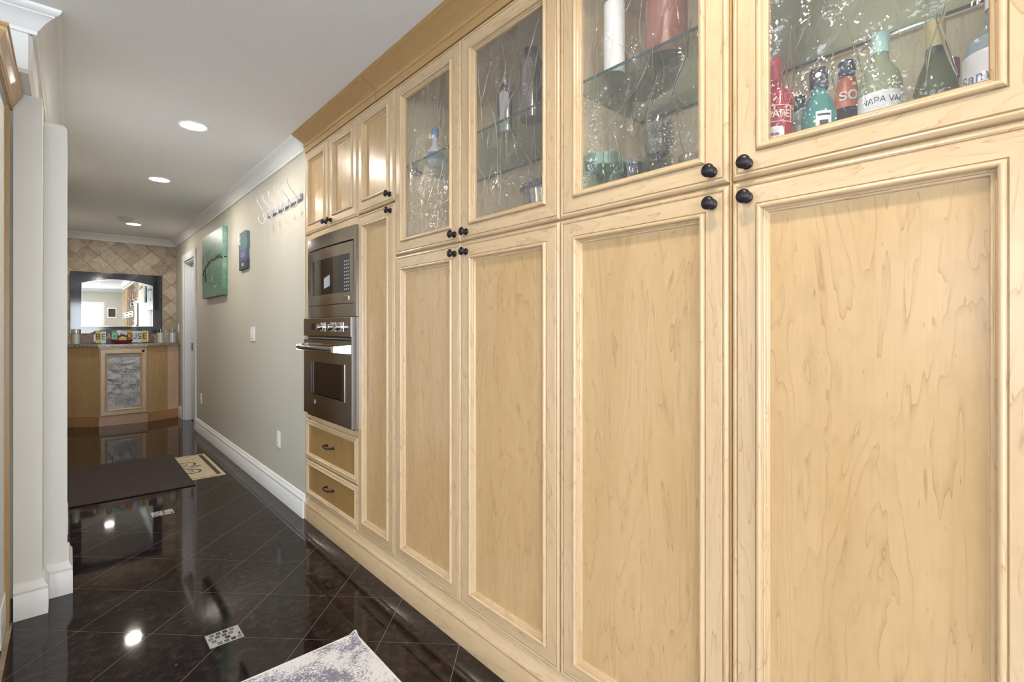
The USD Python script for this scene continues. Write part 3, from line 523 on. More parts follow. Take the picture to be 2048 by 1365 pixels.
    for i in range(count * 2):
        s_ = trimesh.creation.icosphere(1, R_.uniform(.0006, .0013)); s_.apply_translation(P(np.array([[R_.uniform(x0, x1), R_.uniform(z0, z1), p + .0007]]))[0]); ms.append(s_)
    solid = []
    for g_ in ms:
        k = m3.Manifold(m3.Mesh(np.asarray(g_.vertices, np.float32), np.asarray(g_.faces, np.uint32)))
        if k.status() == m3.Error.NoError and not k.is_empty(): solid.append(k)
    return m3.Manifold.batch_boolean(solid, m3.OpType.Add)
ZB, ZS0, ZS1, ZT = .152, 1.5215, 1.5275, 2.296
XBK = 1.52                                    # inside back of the glass cupboards
def unit(label, doors, y0, y1):
    """Tall unit between y0 and y1; glass cupboard on top. doors: (y_left, y_right, knob side)."""
    t = thing('tall_cabinet', label, 'cabinet', (XB, (y0 + y1) / 2, 0), group='tall maple cabinets with glass upper doors')
    W = lambda *a: emit('carcass_board', uvbox(*a), 'interior_wood', t)
    W(XB + .001, 1.60, y0, y0 + .018, .09, 2.31, 'z'); W(XB + .001, 1.60, y1 - .018, y1, .09, 2.31, 'z')
    W(XBK, XBK + .012, y0 + .018, y1 - .018, 1.545, 2.29, 'z')
    W(XB + .001, 1.60, y0 + .018, y1 - .018, 1.515, 1.545, 'y'); W(XB + .001, 1.60, y0 + .018, y1 - .018, 2.29, 2.31, 'y')
    W(XB + .001, 1.14, y0 + .018, y1 - .018, .09, .17, 'y')
    W(1.141, 1.15, y0 + .018, y1 - .018, .17, 1.515, 'z')
    for yl, yr, side, *rip in doors:
        w = yl - yr; k = .036 if side == 'l' else w - .036
        door(t, 'glass_door', (XB, yl, ZS1), A, w, ZT - ZS1, 'glass', (k, .030), rip=rip[0] if rip else (12, 3, 9))
        door(t, 'lower_door', (XB, yl, ZB), A, w, ZS0 - ZB, 'panel', (k, ZS0 - ZB - .038))
    return t
def shelf(y0, y1, label):
    t = thing('glass_shelf', label, 'glass shelf', (1.3, (y0 + y1) / 2, 1.92), group='glass shelves in the tall cabinets')
    emit('sheet', box(1.1285, 1.505, y0, y1, 1.9205, 1.9285), 'shelf_glass', t)
    emit('front_edge', box(1.1265, 1.1285, y0, y1, 1.9205, 1.9285), 'shelf_edge', t); emit('back_edge', box(1.505, 1.507, y0, y1, 1.9205, 1.9285), 'shelf_edge', t)
uC = unit('maple cabinet pair with wavy glass upper doors, beside the narrow pantry door', [(2.027, 1.5205, 'r', (20, 1, 11)), (1.5180, 1.0140, 'l', (34, 6, 12))], 1.0130, 2.0285)
uD = unit('wide maple cabinet pair nearest the camera with liquor bottles behind its glass', [(1.0110, .4995, 'r', (32, 7, 13)), (.4925, .0015, 'l', (34, 7, 14))], .0005, 1.0125)
for u_, ya, yb in ((uD, .4940, .4982), (uC, 1.5188, 1.5198)): emit('gap_strip', uvbox(1.1085, 1.1205, ya, yb, .155, 2.292, 'z'), 'cornice_wood', u_)
for y in (1.965, 1.06):
    emit('shelf_bracket', box(1.17, 1.21, y, y + .045, 1.908, 1.9195, .002), 'cap_dark', uC)
shelf(1.032, 2.010, 'glass shelf with a dark edge in the centre cabinet, holding the steel shaker')
shelf(.020, .993, 'glass shelf in the nearest cabinet, above the liquor bottles')
# units further along, behind the camera (seen in the mirror)
unit('maple cabinet pair behind the camera, seen only in the end mirror', [(-.007, -.499, 'r'), (-.506, -.998, 'l')], -1.0, -.001)
# narrow pantry
t = thing('pantry_cabinet', 'narrow maple pantry cabinet between the ovens and the first glass door', 'cabinet', (XB, 2.223, 0))
emit('carcass', uvbox(XB + .001, 1.60, 2.0295, 2.4185, .09, 2.31, 'z'), 'maple_panel', t)
door(t, 'upper_door', (XB, 2.4165, 1.781), A, .385, ZT - 1.781, 'panel', (.345, .036), prof=DOOR)
door(t, 'lower_door', (XB, 2.4165, ZB), A, .385, 1.774 - ZB, 'panel', (.350, 1.774 - ZB - .034))
# oven cabinet
t = thing('oven_cabinet', 'maple oven tower with two small doors above and two drawers below', 'cabinet', (XB, 2.797, 0))
W = lambda *a: emit('carcass_board', uvbox(*a), 'maple', t)
W(XB + .001, 1.60, 2.4195, 2.4375, .09, 2.31, 'z'); W(XB + .001, 1.60, 3.160, 3.178, .09, 2.31, 'z')
W(XB - .012, XB, 2.4195, 2.4375, .64, 1.77, 'z'); W(XB - .012, XB, 3.085, 3.178, .64, 1.77, 'z')
W(XB - .012, 1.14, 2.4375, 3.085, 1.733, 1.775, 'y'); W(XB - .012, 1.14, 2.4375, 3.085, .632, .668, 'y')
W(XB + .001, 1.14, 2.4375, 3.160, .09, .631, 'y'); W(XB + .001, 1.14, 2.4375, 3.160, 1.776, 2.31, 'y')
door(t, 'upper_door', (XB, 3.1715, 1.776), A, .3735, ZT - 1.776, 'panel', (.3735 - .034, .034))
door(t, 'upper_door', (XB, 2.7955, 1.776), A, .3735, ZT - 1.776, 'panel', (.034, .034))
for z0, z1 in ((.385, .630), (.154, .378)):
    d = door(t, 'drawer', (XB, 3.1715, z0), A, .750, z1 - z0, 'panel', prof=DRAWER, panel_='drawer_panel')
    zc = (z0 + z1) / 2 + .008; y = 2.797
    pts = np.vstack([bez((1.1115, y + .048, zc), (1.095, y + .050, zc), (1.085, y + .042, zc), n=6), bez((1.085, y + .042, zc), (1.078, y + .02, zc - .004), (1.078, y - .02, zc - .004), (1.085, y - .042, zc), n=12)[1:], bez((1.085, y - .042, zc), (1.095, y - .05, zc), (1.1115, y - .048, zc), n=6)[1:]])
    emit('pull', cat_(tube(pts, .0048, 10), place(lathe([(.009, 0), (.009, .003), (.006, .006)], 16), (1.1118, y + .048, zc), A, N), place(lathe([(.009, 0), (.009, .003), (.006, .006)], 16), (1.1118, y - .048, zc), A, N)), 'bronze', d, 40, label='dark bronze bar pull')
# cornice and base moulding
COR = [(0, 2.299), (.012, 2.299), (.012, 2.331), (.018, 2.334), (.0215, 2.338), (.0215, 2.343), (.018, 2.347), (.018, 2.351), (.022, 2.354), (.033, 2.361), (.050, 2.371), (.066, 2.381), (.080, 2.387), (.088, 2.390), (.088, 2.394), (.0935, 2.3965), (.0935, 2.3995), (0, 2.3995)]
t = thing('cornice', 'maple crown moulding running along the top of the cabinets to the ceiling', 'crown moulding', (XB, 1.0, 2.3))
for ya, yb in ((3.180, 2.2130), (2.2118, -1.0)): emit('cornice_length', molding([(XB - .006, ya), (XB - .006, yb)], COR, 1), 'cornice_wood', t)
PL = [(0, 0), (.022, 0), (.022, .083), (.0205, .086), (.0205, .090), (.0225, .094), (.022, .099), (.016, .107), (.012, .114), (.011, .122), (.008, .128), (.004, .136), (.003, .146), (0, .148)]
t = thing('base_moulding', 'maple base moulding along the floor under the cabinet doors', 'base moulding', (XB, 1.0, 0))
emit('base_length', molding([(XB - .002, 3.176), (XB - .002, -1.0)], PL, 1), 'maple', t)
emit('back_board', uvbox(XB - .001, 1.138, -1.0, 3.17, 0, .088, 'y'), 'maple', t)

# ------------------------------------------------------------------ microwave and oven
def bow(y, y0, y1, x, d): u = (y - (y0 + y1) / 2) / ((y1 - y0) / 2); return x - d * (1 - u * u)
def bowed(y0, y1, z0, z1, x, d, back, hole=None, Y=(2.405, 3.085), n=24):
    """Plate whose front bows out towards -X; hole = (ya, yb, za, zb)."""
    out = []
    def slab(a, b, c, e):
        ysx = np.linspace(a, b, max(3, int(n * (b - a) / (y1 - y0)) + 2)); pl = [(bow(q, *Y, x, d), q) for q in ysx] + [(back, b), (back, a)]
        return trimesh.creation.extrude_polygon(sg.Polygon(pl), e - c, engine='earcut').apply_translation((0, 0, c))
    if hole is None: return slab(y0, y1, z0, z1)
    ya, yb, za, zb = hole
    return cat_(slab(y0, y1, z0, za), slab(y0, y1, zb, z1), slab(y0, ya, za, zb), slab(yb, y1, za, zb))
t = thing('microwave', 'built-in stainless microwave with a black glass window above the wall oven', 'microwave', (1.09, 2.745, 1.257))
emit('trim_kit', bowed(2.405, 3.085, 1.258, 1.729, 1.088, .014, 1.1008, (2.428, 3.056, 1.325, 1.658)), 'steel', t, 25)
dr = emit('door', bowed(2.546, 3.053, 1.328, 1.648, 1.086, .014, 1.1008, (2.546, 2.998, 1.386, 1.588)), 'steel', t, 25)
emit('window', bowed(2.600, 2.998, 1.386, 1.588, 1.0875, .014, 1.1008), 'black_glass', dr, 25)
emit('window_border', bowed(2.546, 2.600, 1.386, 1.588, 1.0872, .014, 1.1008), 'black_plastic', dr, 25)
emit('vent_slot', box(1.095, 1.1008, 2.432, 3.05, 1.649, 1.657), 'black_plastic', t)
kp = emit('keypad', bowed(2.465, 2.545, 1.386, 1.588, 1.0868, .014, 1.1008), 'black_plastic', t, 25)
emit('keypad_border', bowed(2.431, 2.544, 1.328, 1.648, 1.086, .014, 1.1008, (2.465, 2.544, 1.386, 1.588)), 'steel', t, 25)
keys = []
for r_ in range(9):
    for k in range(3):
        y = 2.478 + k * .019; keys.append(box(bow(y, 2.405, 3.085, 1.0868, .014) - .0006, 1.09, y, y + .011, 1.398 + r_ * .0185, 1.398 + r_ * .0185 + .008))
emit('key_print', cat_(*keys), 'key_grey', kp, kind='stuff')
emit('edge_glint', box(1.0845, 1.0870, 3.0535, 3.0558, 1.332, 1.645), 'steel_bright', t)
emit('release_button', box(1.0765, 1.09, 2.472, 2.528, 1.345, 1.366, .001), 'steel', t)
emit('housing', box(1.101, 1.5, 2.44, 3.08, 1.262, 1.728), 'black_plastic', t)
t = thing('wall_oven', 'built-in stainless wall oven with a tubular handle and three knobs', 'oven', (1.08, 2.745, .672))
emit('control_panel', box(1.062, 1.1008, 2.405, 3.085, 1.150, 1.2545, .003), 'steel', t)
emit('side_trim', box(1.064, 1.1008, 2.4015, 2.4048, .680, 1.254), 'steel_side', t)
for y in (2.779, 2.631, 2.531):
    k = emit('control_knob', place(lathe([(.020, 0), (.020, .004), (.0165, .006), (.0160, .028), (.0140, .032), (.0, .0325)], 32), (1.0605, y, 1.203), A, N), 'chrome', t, 35)
    emit('pointer', box(1.022, 1.030, y - .002, y + .002, 1.203, 1.218), 'cap_dark', k)
    emit('bezel', box(1.0605, 1.0625, y - .036, y + .036, 1.178, 1.228, .0005), 'steel_bright', t)
emit('display', box(1.0608, 1.063, 2.886, 2.950, 1.186, 1.224), 'black_glass', t)
for z in (1.190, 1.208): emit('icon', box(1.0608, 1.063, 2.965, 2.995, z, z + .011), 'black_plastic', t)
emit('vent', box(1.085, 1.1008, 2.41, 3.08, 1.131, 1.149), 'black_plastic', t)
emit('vent_bar', box(1.068, 1.085, 2.405, 3.085, 1.1385, 1.1425), 'steel_bright', t)
dr = emit('oven_door', bowed(2.405, 3.085, .690, 1.130, 1.064, .004, 1.1008, (2.487, 2.945, .814, 1.003)), 'steel', t, 25)
emit('window', box(1.0665, 1.0995, 2.4875, 2.9445, .8145, 1.0025), 'black_glass', dr)
emit('window_frame', cat_(box(1.0600, 1.066, 2.483, 2.487, .810, 1.007), box(1.0600, 1.066, 2.945, 2.949, .810, 1.007), box(1.0600, 1.066, 2.487, 2.945, .810, .814), box(1.0600, 1.066, 2.487, 2.945, 1.003, 1.007)), 'steel', dr)
bd = emit('badge', box(1.0585, 1.062, 2.905, 2.955, .756, .780, .0006), 'black_plastic', dr)
emit('badge_stripe', box(1.0578, 1.0586, 2.891, 2.904, .757, .779), 'steel_bright', dr)
hy0, hy1 = 2.475, 2.985
hd = emit('handle_bar', tube([(1.000, hy1 + .01, 1.087), (1.000, hy1, 1.087), (.996, 2.9, 1.087), (.994, 2.745, 1.087), (.996, 2.6, 1.087), (1.000, hy0 + .012, 1.087), (1.000, hy0, 1.087)], .0145, 18), 'steel', dr, 40)
for sgn, y in ((1, hy1), (-1, hy0)):
    pl = sg.Polygon([(.986, y), (.993, y + sgn * .012), (1.062, y + sgn * .072), (1.062, y + sgn * .02), (1.012, y - sgn * .01)]).buffer(.004).buffer(-.004)
    m = trimesh.creation.extrude_polygon(pl, .046, engine='earcut'); v = m.vertices.copy()
    kx = np.clip((v[:, 0] - .986) / .076, 0, 1); v[:, 2] = 1.087 + (v[:, 2] - .023) * (.66 + .34 * kx); m.vertices = v
    emit('handle_bracket', m, 'steel_bright', hd)
emit('housing', box(1.101, 1.5, 2.44, 3.08, .672, 1.258), 'black_plastic', t)
emit('kick_strip', box(1.085, 1.1008, 2.41, 3.08, .670, .689), 'steel', t)

# ------------------------------------------------------------------ end of the hall: corner bar
PB = [(-.105, 8.03), (.262, 7.775), (.740, 7.765), (.962, 7.868), (1.088, 7.930)]
t = thing('bar_cabinet', 'maple corner bar cabinet with angled sides and a wavy glass door at the hall end', 'cabinet', (.5, 8.0, 0))
def facet(p, q, z0, z1, m, name='panel', th=.016, out=.0):
    p, q = np.array(p, float), np.array(q, float); w = np.linalg.norm(q - p); a = np.array([*((q - p) / w), 0]); n = np.cross(a, (0, 0, 1))
    return emit(name, board(np.array([*p, 0]) + n * out, a, 0, w, z0, z1, -th, 0), m, t)
facet(PB[0], PB[1], .115, .965, 'maple_panel'); facet(PB[2], PB[3], .115, .965, 'maple_panel'); facet(PB[3], PB[4], .115, .965, 'knotty_wood', 'filler_panel')
for p, q in zip(PB[:-1], PB[1:]): facet(p, q, 0, .113, 'plinth_wood', 'plinth', .014, .010)
emit('side_panel', box(1.088, 1.103, 7.945, 8.2, 0, .965), 'plinth_wood', t)
FY = 7.770
emit('face_frame', cat_(box(.264, .282, FY, FY + .018, .115, .965), box(.720, .738, FY, FY + .018, .115, .965), box(.282, .720, FY, FY + .018, .945, .965), box(.282, .720, FY, FY + .018, .115, .135)), 'maple', t)
door(t, 'glass_door', (.266, FY - .0005, .125), (1, 0, 0), .470, .820, 'glass', (.425, .782), gl='antique_glass_heavy', rip=(22, 6, 15))
emit('shelf_board', box(.28, .72, FY + .02, 8.18, .400, .415), 'maple_panel', t); emit('shelf_board', box(.28, .72, FY + .02, 8.18, .655, .670), 'maple_panel', t); emit('shelf_board', box(.28, .72, FY + .02, 8.18, .12, .135), 'maple_panel', t)
emit('cabinet_back', box(.0, 1.0, 8.19, 8.2, .115, .965), 'maple_panel', t)
for i, (x, r_, h) in enumerate(((.39, .048, .20), (.50, .05, .215), (.61, .048, .205))):
    emit('canister', place(lathe([(r_, 0), (r_, h - .02), (r_ * .8, h - .008), (r_ * .8, h)], 24), (x, 7.86, .6705)), 'smoke_white', None, 35, label=f'pale canister {["at the left", "in the middle", "at the right"][i]} of the upper shelf in the corner bar', cat='canister', group='canisters in the corner bar')
emit('storage_box', box(.36, .56, 7.82, 7.95, .4155, .60, .004), 'label_white', label='white box on the middle shelf behind the bar cabinet glass', cat='box')
emit('tumbler', place(lathe([(.032, 0), (.040, .15), (.037, .15), (.030, .006)], 24), (.625, 7.86, .4155)), 'smoke_white', None, 35, label='tall pale tumbler beside the white box in the corner bar', cat='glass')
emit('tray', box(.34, .66, 7.83, 8.0, .1355, .23, .01), 'smoke_white', label='pale tray on the bottom shelf inside the corner bar', cat='tray')
ctop = sg.Polygon([(-.105, 8.232), (-.105, 7.995), (.252, 7.748), (.748, 7.738), (.978, 7.845), (1.1, 7.905), (1.1, 8.232)]).buffer(-.004).buffer(.004)
emit('countertop', prism(ctop, .028, (0, 0, .966)), 'counter_stone', label='speckled grey granite countertop on the corner bar', cat='countertop')
ZC = .9942
# mirror
t = thing('wall_mirror', 'arched wall mirror in a wide polished dark granite frame', 'mirror', (.473, YE, 1.5))
fx0, fx1, fz0, fz1 = .005, .941, 1.125, 1.906
arch = [(.110 + (.840 - .110) * k / 24, 1.762 + .064 * (1 - (2 * k / 24 - 1) ** 2)) for k in range(25)]
op = sg.Polygon([(.110, 1.212), (.840, 1.212)] + arch[::-1])
emit('frame', prism(sg.box(fx0, fz0, fx1, fz1).difference(op), .018, (0, YE - .0015, 0), (1, 0, 0), (0, -1, 0)), 'frame_granite', t)
emit('mirror_glass', prism(op.buffer(.004), .006, (0, YE - .0016, 0), (1, 0, 0), (0, -1, 0)), 'mirror_glass', t)
emit('bevel_edge', prism(op.buffer(.001).difference(op.buffer(-.006)), .003, (0, YE - .0078, 0), (1, 0, 0), (0, -1, 0)), 'chrome', t)
# things on the bar
bp = sg.Polygon([(.107, 0)] + [(.107 + .738 * k / 30, .085 + .098 * (1 - abs(2 * k / 30 - 1) ** 2.6)) for k in range(31)] + [(.845, 0)])
emit('arched_board', prism(bp, .02, (0, 8.15, ZC), (1, 0, 0), (0, -1, 0)), 'brown_board', label='brown arched wooden board leaning behind the letter sign on the bar', cat='wooden board')
t = thing('letter_sign', 'sign of license plate pieces spelling BEACH HOUSE on the bar', 'sign', (.5, 8.02, ZC))
emit('backing', box(.222, .765, 8.030, 8.042, ZC, ZC + .150), 'plate_navy', t)
L = [('B', 'plate_yellow', 'ink_dark'), ('E', 'plate_mint', 'ink_green'), ('A', 'plate_navy', 'ink_orange'), ('C', 'plate_teal', 'ink_aqua'), ('H', 'plate_white', 'ink_purple'), ('H', 'plate_sky', 'plate_white'), ('O', 'plate_orange', 'ink_dark'), ('U', 'plate_silver', 'ink_blue'), ('S', 'plate_silver', 'ink_dark'), ('E', 'plate_yellow', 'ink_dark')]
hs = [0, -.004, .004, .002, .006, .004, .006, .002, .0, .004]
for i, (ch, pm, im) in enumerate(L):
    x0 = .238 + i * .0515; z0 = ZC + .010 + hs[i]
    p = emit('plate', box(x0 + .001, x0 + .0505, 8.024, 8.0298, z0, z0 + .152, .0008), pm, t)
    emit('letter', text(ch, .070, (x0 + .026, 8.0238, z0 + .048), (1, 0, 0), (0, -1, 0), .002, True, .72), im, p)
emit('plate_tip', box(.222, .237, 8.024, 8.0298, ZC + .03, ZC + .12), 'label_white', t); emit('plate_tip', box(.755, .770, 8.024, 8.0298, ZC + .02, ZC + .160), 'print_cream', t)
def boat(L_, W_, H_):
    p = [(math.cos(a) * L_ * (1 - .0 * abs(math.sin(a))), math.sin(a) * W_) for a in np.linspace(0, 2 * math.pi, 41)[:-1]]
    rows = [(.55, 0), (.80, .25), (.93, .6), (1.0, 1.0), (.96, 1.0), (.88, .6), (.70, .28), (.0, .22)]
    v, f = [], []
    for s, z in rows: v += [(x * s, y * s, z * H_ + .012 * (abs(x) / L_) ** 2 * s * z) for x, y in p]
    for r_ in range(len(rows) - 1):
        for k in range(40): a, b = r_ * 40 + k, r_ * 40 + (k + 1) % 40; f += [[a, b, b + 40], [a, b + 40, a + 40]]
    c = len(v); v.append((0, 0, 0)); f += [[c, (k + 1) % 40, k] for k in range(40)]
    return trimesh.Trimesh(v, f, process=False)
emit('boat_bowl', place(boat(.113, .055, .046), (.491, 7.925, ZC)), 'bowl_red', None, 40, label='dark red boat-shaped bowl in front of the letter sign', cat='bowl')
t = thing('avocado_half', 'halved avocado standing in the red bowl', 'avocado', (.50, 7.93, ZC + .012))
emit('skin', place(lathe([(0, .0)] + [(.052 * math.sin(a), -.045 * math.cos(a) + .0) for a in np.linspace(.15, 1.45, 9)] + [(.054, .002)], 32), (.50, 7.93, ZC + .066), (1, 0, 0), (0, -1, 0)), 'avocado_skin', t, 40)
emit('flesh', place(lathe([(0, .002), (.043, .003), (.040, .006), (0, .008)], 32).apply_scale((1, .82, 1)), (.50, 7.93, ZC + .058), (1, 0, 0), (0, -1, 0)), 'avocado_flesh', t, 40)
def jar(x, y, label, lid, group=None):
    t = thing('candle_jar', label, 'candle jar', (x, y, ZC), group='candle jars on the corner bar')
    r_, h = .0425, .185 if not lid else .150
    emit('glass', place(lathe([(r_, 0), (r_, h), (r_ - .003, h), (r_ - .003, .006)], 32), (x, y, ZC)), 'clear_glass', t, 35)
    emit('wax', place(lathe([(r_ - .0036, .0065), (r_ - .0036, .135), (r_ - .006, .137)], 32), (x, y, ZC)), 'wax', t, 35)
    emit('wick', tube([(x, y, ZC + .136), (x + .001, y, ZC + .145), (x + .003, y, ZC + .152)], .0012, 6), 'cap_dark', t)
    if lid: emit('lid', place(lathe([(.0445, .134), (.0455, .138), (.0455, .178), (.042, .184), (.010, .186)], 32), (x, y, ZC)), 'chrome', t, 35, label='ribbed metal lid')
jar(.057, 8.05, 'glass candle jar with a metal lid at the left end of the bar', True)
jar(.898, 8.00, 'open glass candle jar right of the letter sign, nearer to it', False)
jar(1.035, 8.02, 'open glass candle jar at the right end of the bar', False)

# ------------------------------------------------------------------ on the right wall
t = thing('canvas_painting', 'green and teal abstract canvas hanging on the hall wall', 'painting', (XW, 5.70, 1.83))
cv = emit('canvas', box(1.062, XW - .002, 5.235, 6.175, 1.508, 2.158, .003), 'canvas_paint', t)
def strokes(seq, m, name, xf=1.0615):
    for y, z, l, w, ang in seq:
        p = affinity.rotate(sg.LineString([(-l / 2, 0), (-l / 6, w * .3), (l / 6, -w * .2), (l / 2, w * .2)]).buffer(w / 2, quad_segs=3), ang, origin=(0, 0))
        emit(name, prism(p, .0012, (xf, y, z), A, N), m, cv)
strokes([(5.62, 1.872, .16, .018, -6), (5.50, 1.880, .10, .024, 8), (5.40, 1.88, .13, .028, 4), (5.29, 1.866, .10, .022, -14), (5.80, 1.862, .15, .030, 10), (5.93, 1.835, .15, .030, 22), (6.05, 1.80, .14, .032, 30), (6.00, 1.735, .07, .05, 70), (6.12, 1.775, .07, .022, 40)], 'paint_dark', 'brush_stroke')
strokes([(5.95, 1.80, .15, .007, 62), (5.99, 1.815, .13, .006, 75), (6.02, 1.88, .09, .005, 80), (5.52, 1.600, .07, .012, 15), (5.60, 1.612, .05, .010, -10), (5.72, 1.69, .05, .006, 70), (5.78, 1.69, .05, .006, 66), (5.66, 1.69, .05, .006, 72)], 'paint_pale', 'brush_stroke')
emit('brush_stroke', cat_(box(1.075, 1.10, 5.2345, 5.2352, 1.86, 1.872)), 'paint_dark', cv)
t = thing('beach_plaque', 'narrow blue driftwood plaque with a starfish, between painting and coat hooks', 'plaque', (XW, 4.6, 1.85))
rr = random.Random(3)
ed = [(4.476 + rr.uniform(-.006, .006) + (.012 if .3 < k / 8 < .6 else 0), 1.695 + .30 * k / 8) for k in range(9)]; ed2 = [(4.722 + rr.uniform(-.006, .006) - (.008 if k > 6 else 0), 2.0 - .31 * k / 8) for k in range(9)]
pq = affinity.scale(sg.Polygon(ed + [(4.52, 2.008)] + ed2).buffer(.003), -1, 1, origin=(4.6, 0)); pq = affinity.translate(pq, -4.6, 0)
emit('board', prism(affinity.translate(sg.Polygon([(-(x + 0), y) for x, y in pq.exterior.coords]), 0, 0), .020, (XW - .001, 4.6, 0), A, N) if False else prism(pq, .020, (XW - .001, 4.6, 0), A, N), 'plaque_paint', t)
star = sg.Polygon([((.034 if k % 2 == 0 else .011) * math.sin(k * math.pi / 5), (.055 if k % 2 == 0 else .018) * math.cos(k * math.pi / 5)) for k in range(10)]).buffer(.004)
emit('starfish', prism(star, .010, (XW - .0212, 4.69, 1.945), A, N), 'starfish_white', t, label='white starfish')
emit('print', text('Surf', .045, (XW - .0213, 4.60, 1.795), A, N, .0008, False, 1.1), 'plaque_print', t); emit('print', text('Bar', .030, (XW - .0213, 4.60, 1.718), A, N, .0008, False, 1.1), 'starfish_white', t)
t = thing('coat_rack', 'white wall rail of six double wire coat hooks beside the cabinets', 'coat rack', (XW, 3.58, 2.04))
emit('rail', box(1.088, XW - .0005, 3.222, 3.935, 2.016, 2.054, .003), 'rail_grey', t)
for y in (3.259, 3.392, 3.507, 3.649, 3.783, 3.914):
    up = bez((1.084, y, 2.012), (1.076, y, 2.045), (1.060, y, 2.055), (1.045, y, 2.085), (1.016, y, 2.095), (1.020, y, 2.135), n=16)
    dn = bez((1.084, y, 2.03), (1.084, y, 1.96), (1.05, y, 1.945), (1.022, y, 1.965), (1.026, y, 2.005), n=14)
    emit('hook', cat_(tube(up, .0034, 8), tube(dn, .0034, 8), trimesh.creation.icosphere(2, .0055).apply_translation(up[-1]), trimesh.creation.icosphere(2, .0055).apply_translation(dn[-1])), 'hook_grey', t, 40)
def plate(name, label, cat, y, z, w, h, rockers):
    t = thing(name, label, cat, (XW, y, z))
    emit('cover', box(XW - .007, XW - .0003, y - w / 2, y + w / 2, z - h / 2, z + h / 2, .0025), 'plastic_white', t)
    for dy, dz, ww, hh in rockers:
        r_ = emit('rocker' if 'switch' in name else 'receptacle', box(XW - .010, XW - .0068, y + dy - ww / 2, y + dy + ww / 2, z + dz - hh / 2, z + dz + hh / 2, .0012), 'plastic_white', t)
        if 'outlet' in name: emit('slot', cat_(box(XW - .0104, XW - .0098, y + dy - .007, y + dy - .005, z + dz - .004, z + dz + .006), box(XW - .0104, XW - .0098, y + dy + .005, y + dy + .007, z + dz - .004, z + dz + .005)), 'slot_grey', r_)
plate('light_switch', 'white double light switch on the hall wall below the plaque', 'light switch', 4.365, 1.146, .117, .115, [(-.023, 0, .033, .066), (.023, 0, .033, .066)])
plate('light_switch', 'white light switch above the corner bar beside the doorway', 'light switch', 8.02, 1.19, .07, .115, [(0, 0, .033, .066)])
plate('wall_outlet', 'white wall outlet low on the hall wall next to the oven cabinet', 'outlet', 3.70, .408, .07, .115, [(0, .021, .03, .028), (0, -.021, .03, .028)])
plate('wall_outlet', 'white wall outlet low on the wall near the far doorway', 'outlet', 6.468, .40, .07, .115, [(0, .021, .03, .028), (0, -.021, .03, .028)])
t = thing('picture_frame', 'small white framed dark picture on the back wall, reflected in the mirror', 'picture', (.97, -3.39, 1.66))
emit('frame', cat_(box(.87, .90, -3.40, -3.38, 1.50, 1.82), box(1.07, 1.10, -3.40, -3.38, 1.50, 1.82), box(.90, 1.07, -3.40, -3.38, 1.50, 1.53), box(.90, 1.07, -3.40, -3.38, 1.79, 1.82)), 'trim_white', t); emit('print', box(.90, 1.07, -3.397, -3.392, 1.53, 1.79), 'frame_granite', t)

# ------------------------------------------------------------------ ceiling
def downlight(x, y, label):
    t = thing('downlight', label, 'ceiling light', (x, y, CZ), group='recessed round ceiling lights')
    emit('trim_ring', place(lathe([(.066, 0), (.080, 0), (.080, -.003), (.076, -.0055), (.066, -.0045), (.066, 0)], 40, False), (x, y, CZ - .0003)), 'trim_white', t, 35)
    emit('lens', place(lathe([(.0655, -.0005), (.0655, -.0035), (.0, -.0038)], 40), (x, y, CZ)), 'lamp_glow', t)
downlight(.547, 3.44, 'recessed round ceiling light nearest the camera'); downlight(.540, 4.87, 'recessed round ceiling light in the middle of the hall'); downlight(.550, 7.17, 'recessed round ceiling light nearest the end wall')
for i, (x, y) in enumerate(((.55, .40), (.55, -.9), (.55, -2.3), (-1.7, 1.6), (-1.7, -.4), (-1.7, -2.3), (-3.1, 1.6), (-3.1, -.4))):  # extra lamps added out of view to help light the room
    downlight(x, y, f'added ceiling light outside the picture, {["above the camera right", "behind the camera right", "far behind the camera", "left of the camera", "left behind the camera", "far left behind the camera", "by the kitchen window", "by the kitchen window, further back"][i]}')
t = thing('smoke_detector', 'white round smoke detector on the ceiling by the far light', 'smoke detector', (.452, 6.83, CZ))
emit('base', place(lathe([(.068, 0), (.070, -.010), (.066, -.012)][::-1], 36), (.452, 6.83, CZ - .0003)), 'smoke_white', t, 35); emit('cover', place(lathe([(.064, -.012), (.062, -.030), (.052, -.037), (0, -.038)][::-1], 36), (.452, 6.83, CZ - .0003)), 'smoke_white', t, 35)

# ------------------------------------------------------------------ floor coverings
t = thing('floor_mat', 'dark brown ribbed door mat lying partly over the cream mat', 'door mat', (.25, 4.98, 0))
emit('mat_body', box(-.09, .690, 4.405, 5.56, .0032, .0095, .002), 'mat_brown', t)
emit('mat_border', cat_(box(-.098, -.0901, 4.387, 5.58, .0005, .0075), box(.6901, .713, 4.387, 5.58, .0031, .0075), box(-.09, .69, 4.387, 4.4049, .0031, .0075), box(-.09, .69, 5.5601, 5.58, .0031, .0075)), 'mat_edge', t)
for x in (.625, .575, -.05): emit('border_line', box(x, x + .008, 4.45, 5.52, .0094, .0105), 'mat_edge', t)
t = thing('cream_mat', 'small cream mat with dark scroll motif and stripe, under the brown mat', 'mat', (.8, 4.99, 0))
emit('mat_body', box(.40, .950, 4.548, 5.436, .0002, .0028, .0008), 'mat_cream', t)
emit('stripe', box(.895, .925, 4.60, 5.39, .0027, .0031), 'mat_print', t)
for y in (4.575, 5.405): emit('border_line', box(.715, .93, y, y + .008, .0027, .0031), 'mat_print', t)
def scroll(pts, w=.016): return prism(sg.LineString(pts).buffer(w / 2, quad_segs=4), .0004, (0, 0, .0027))
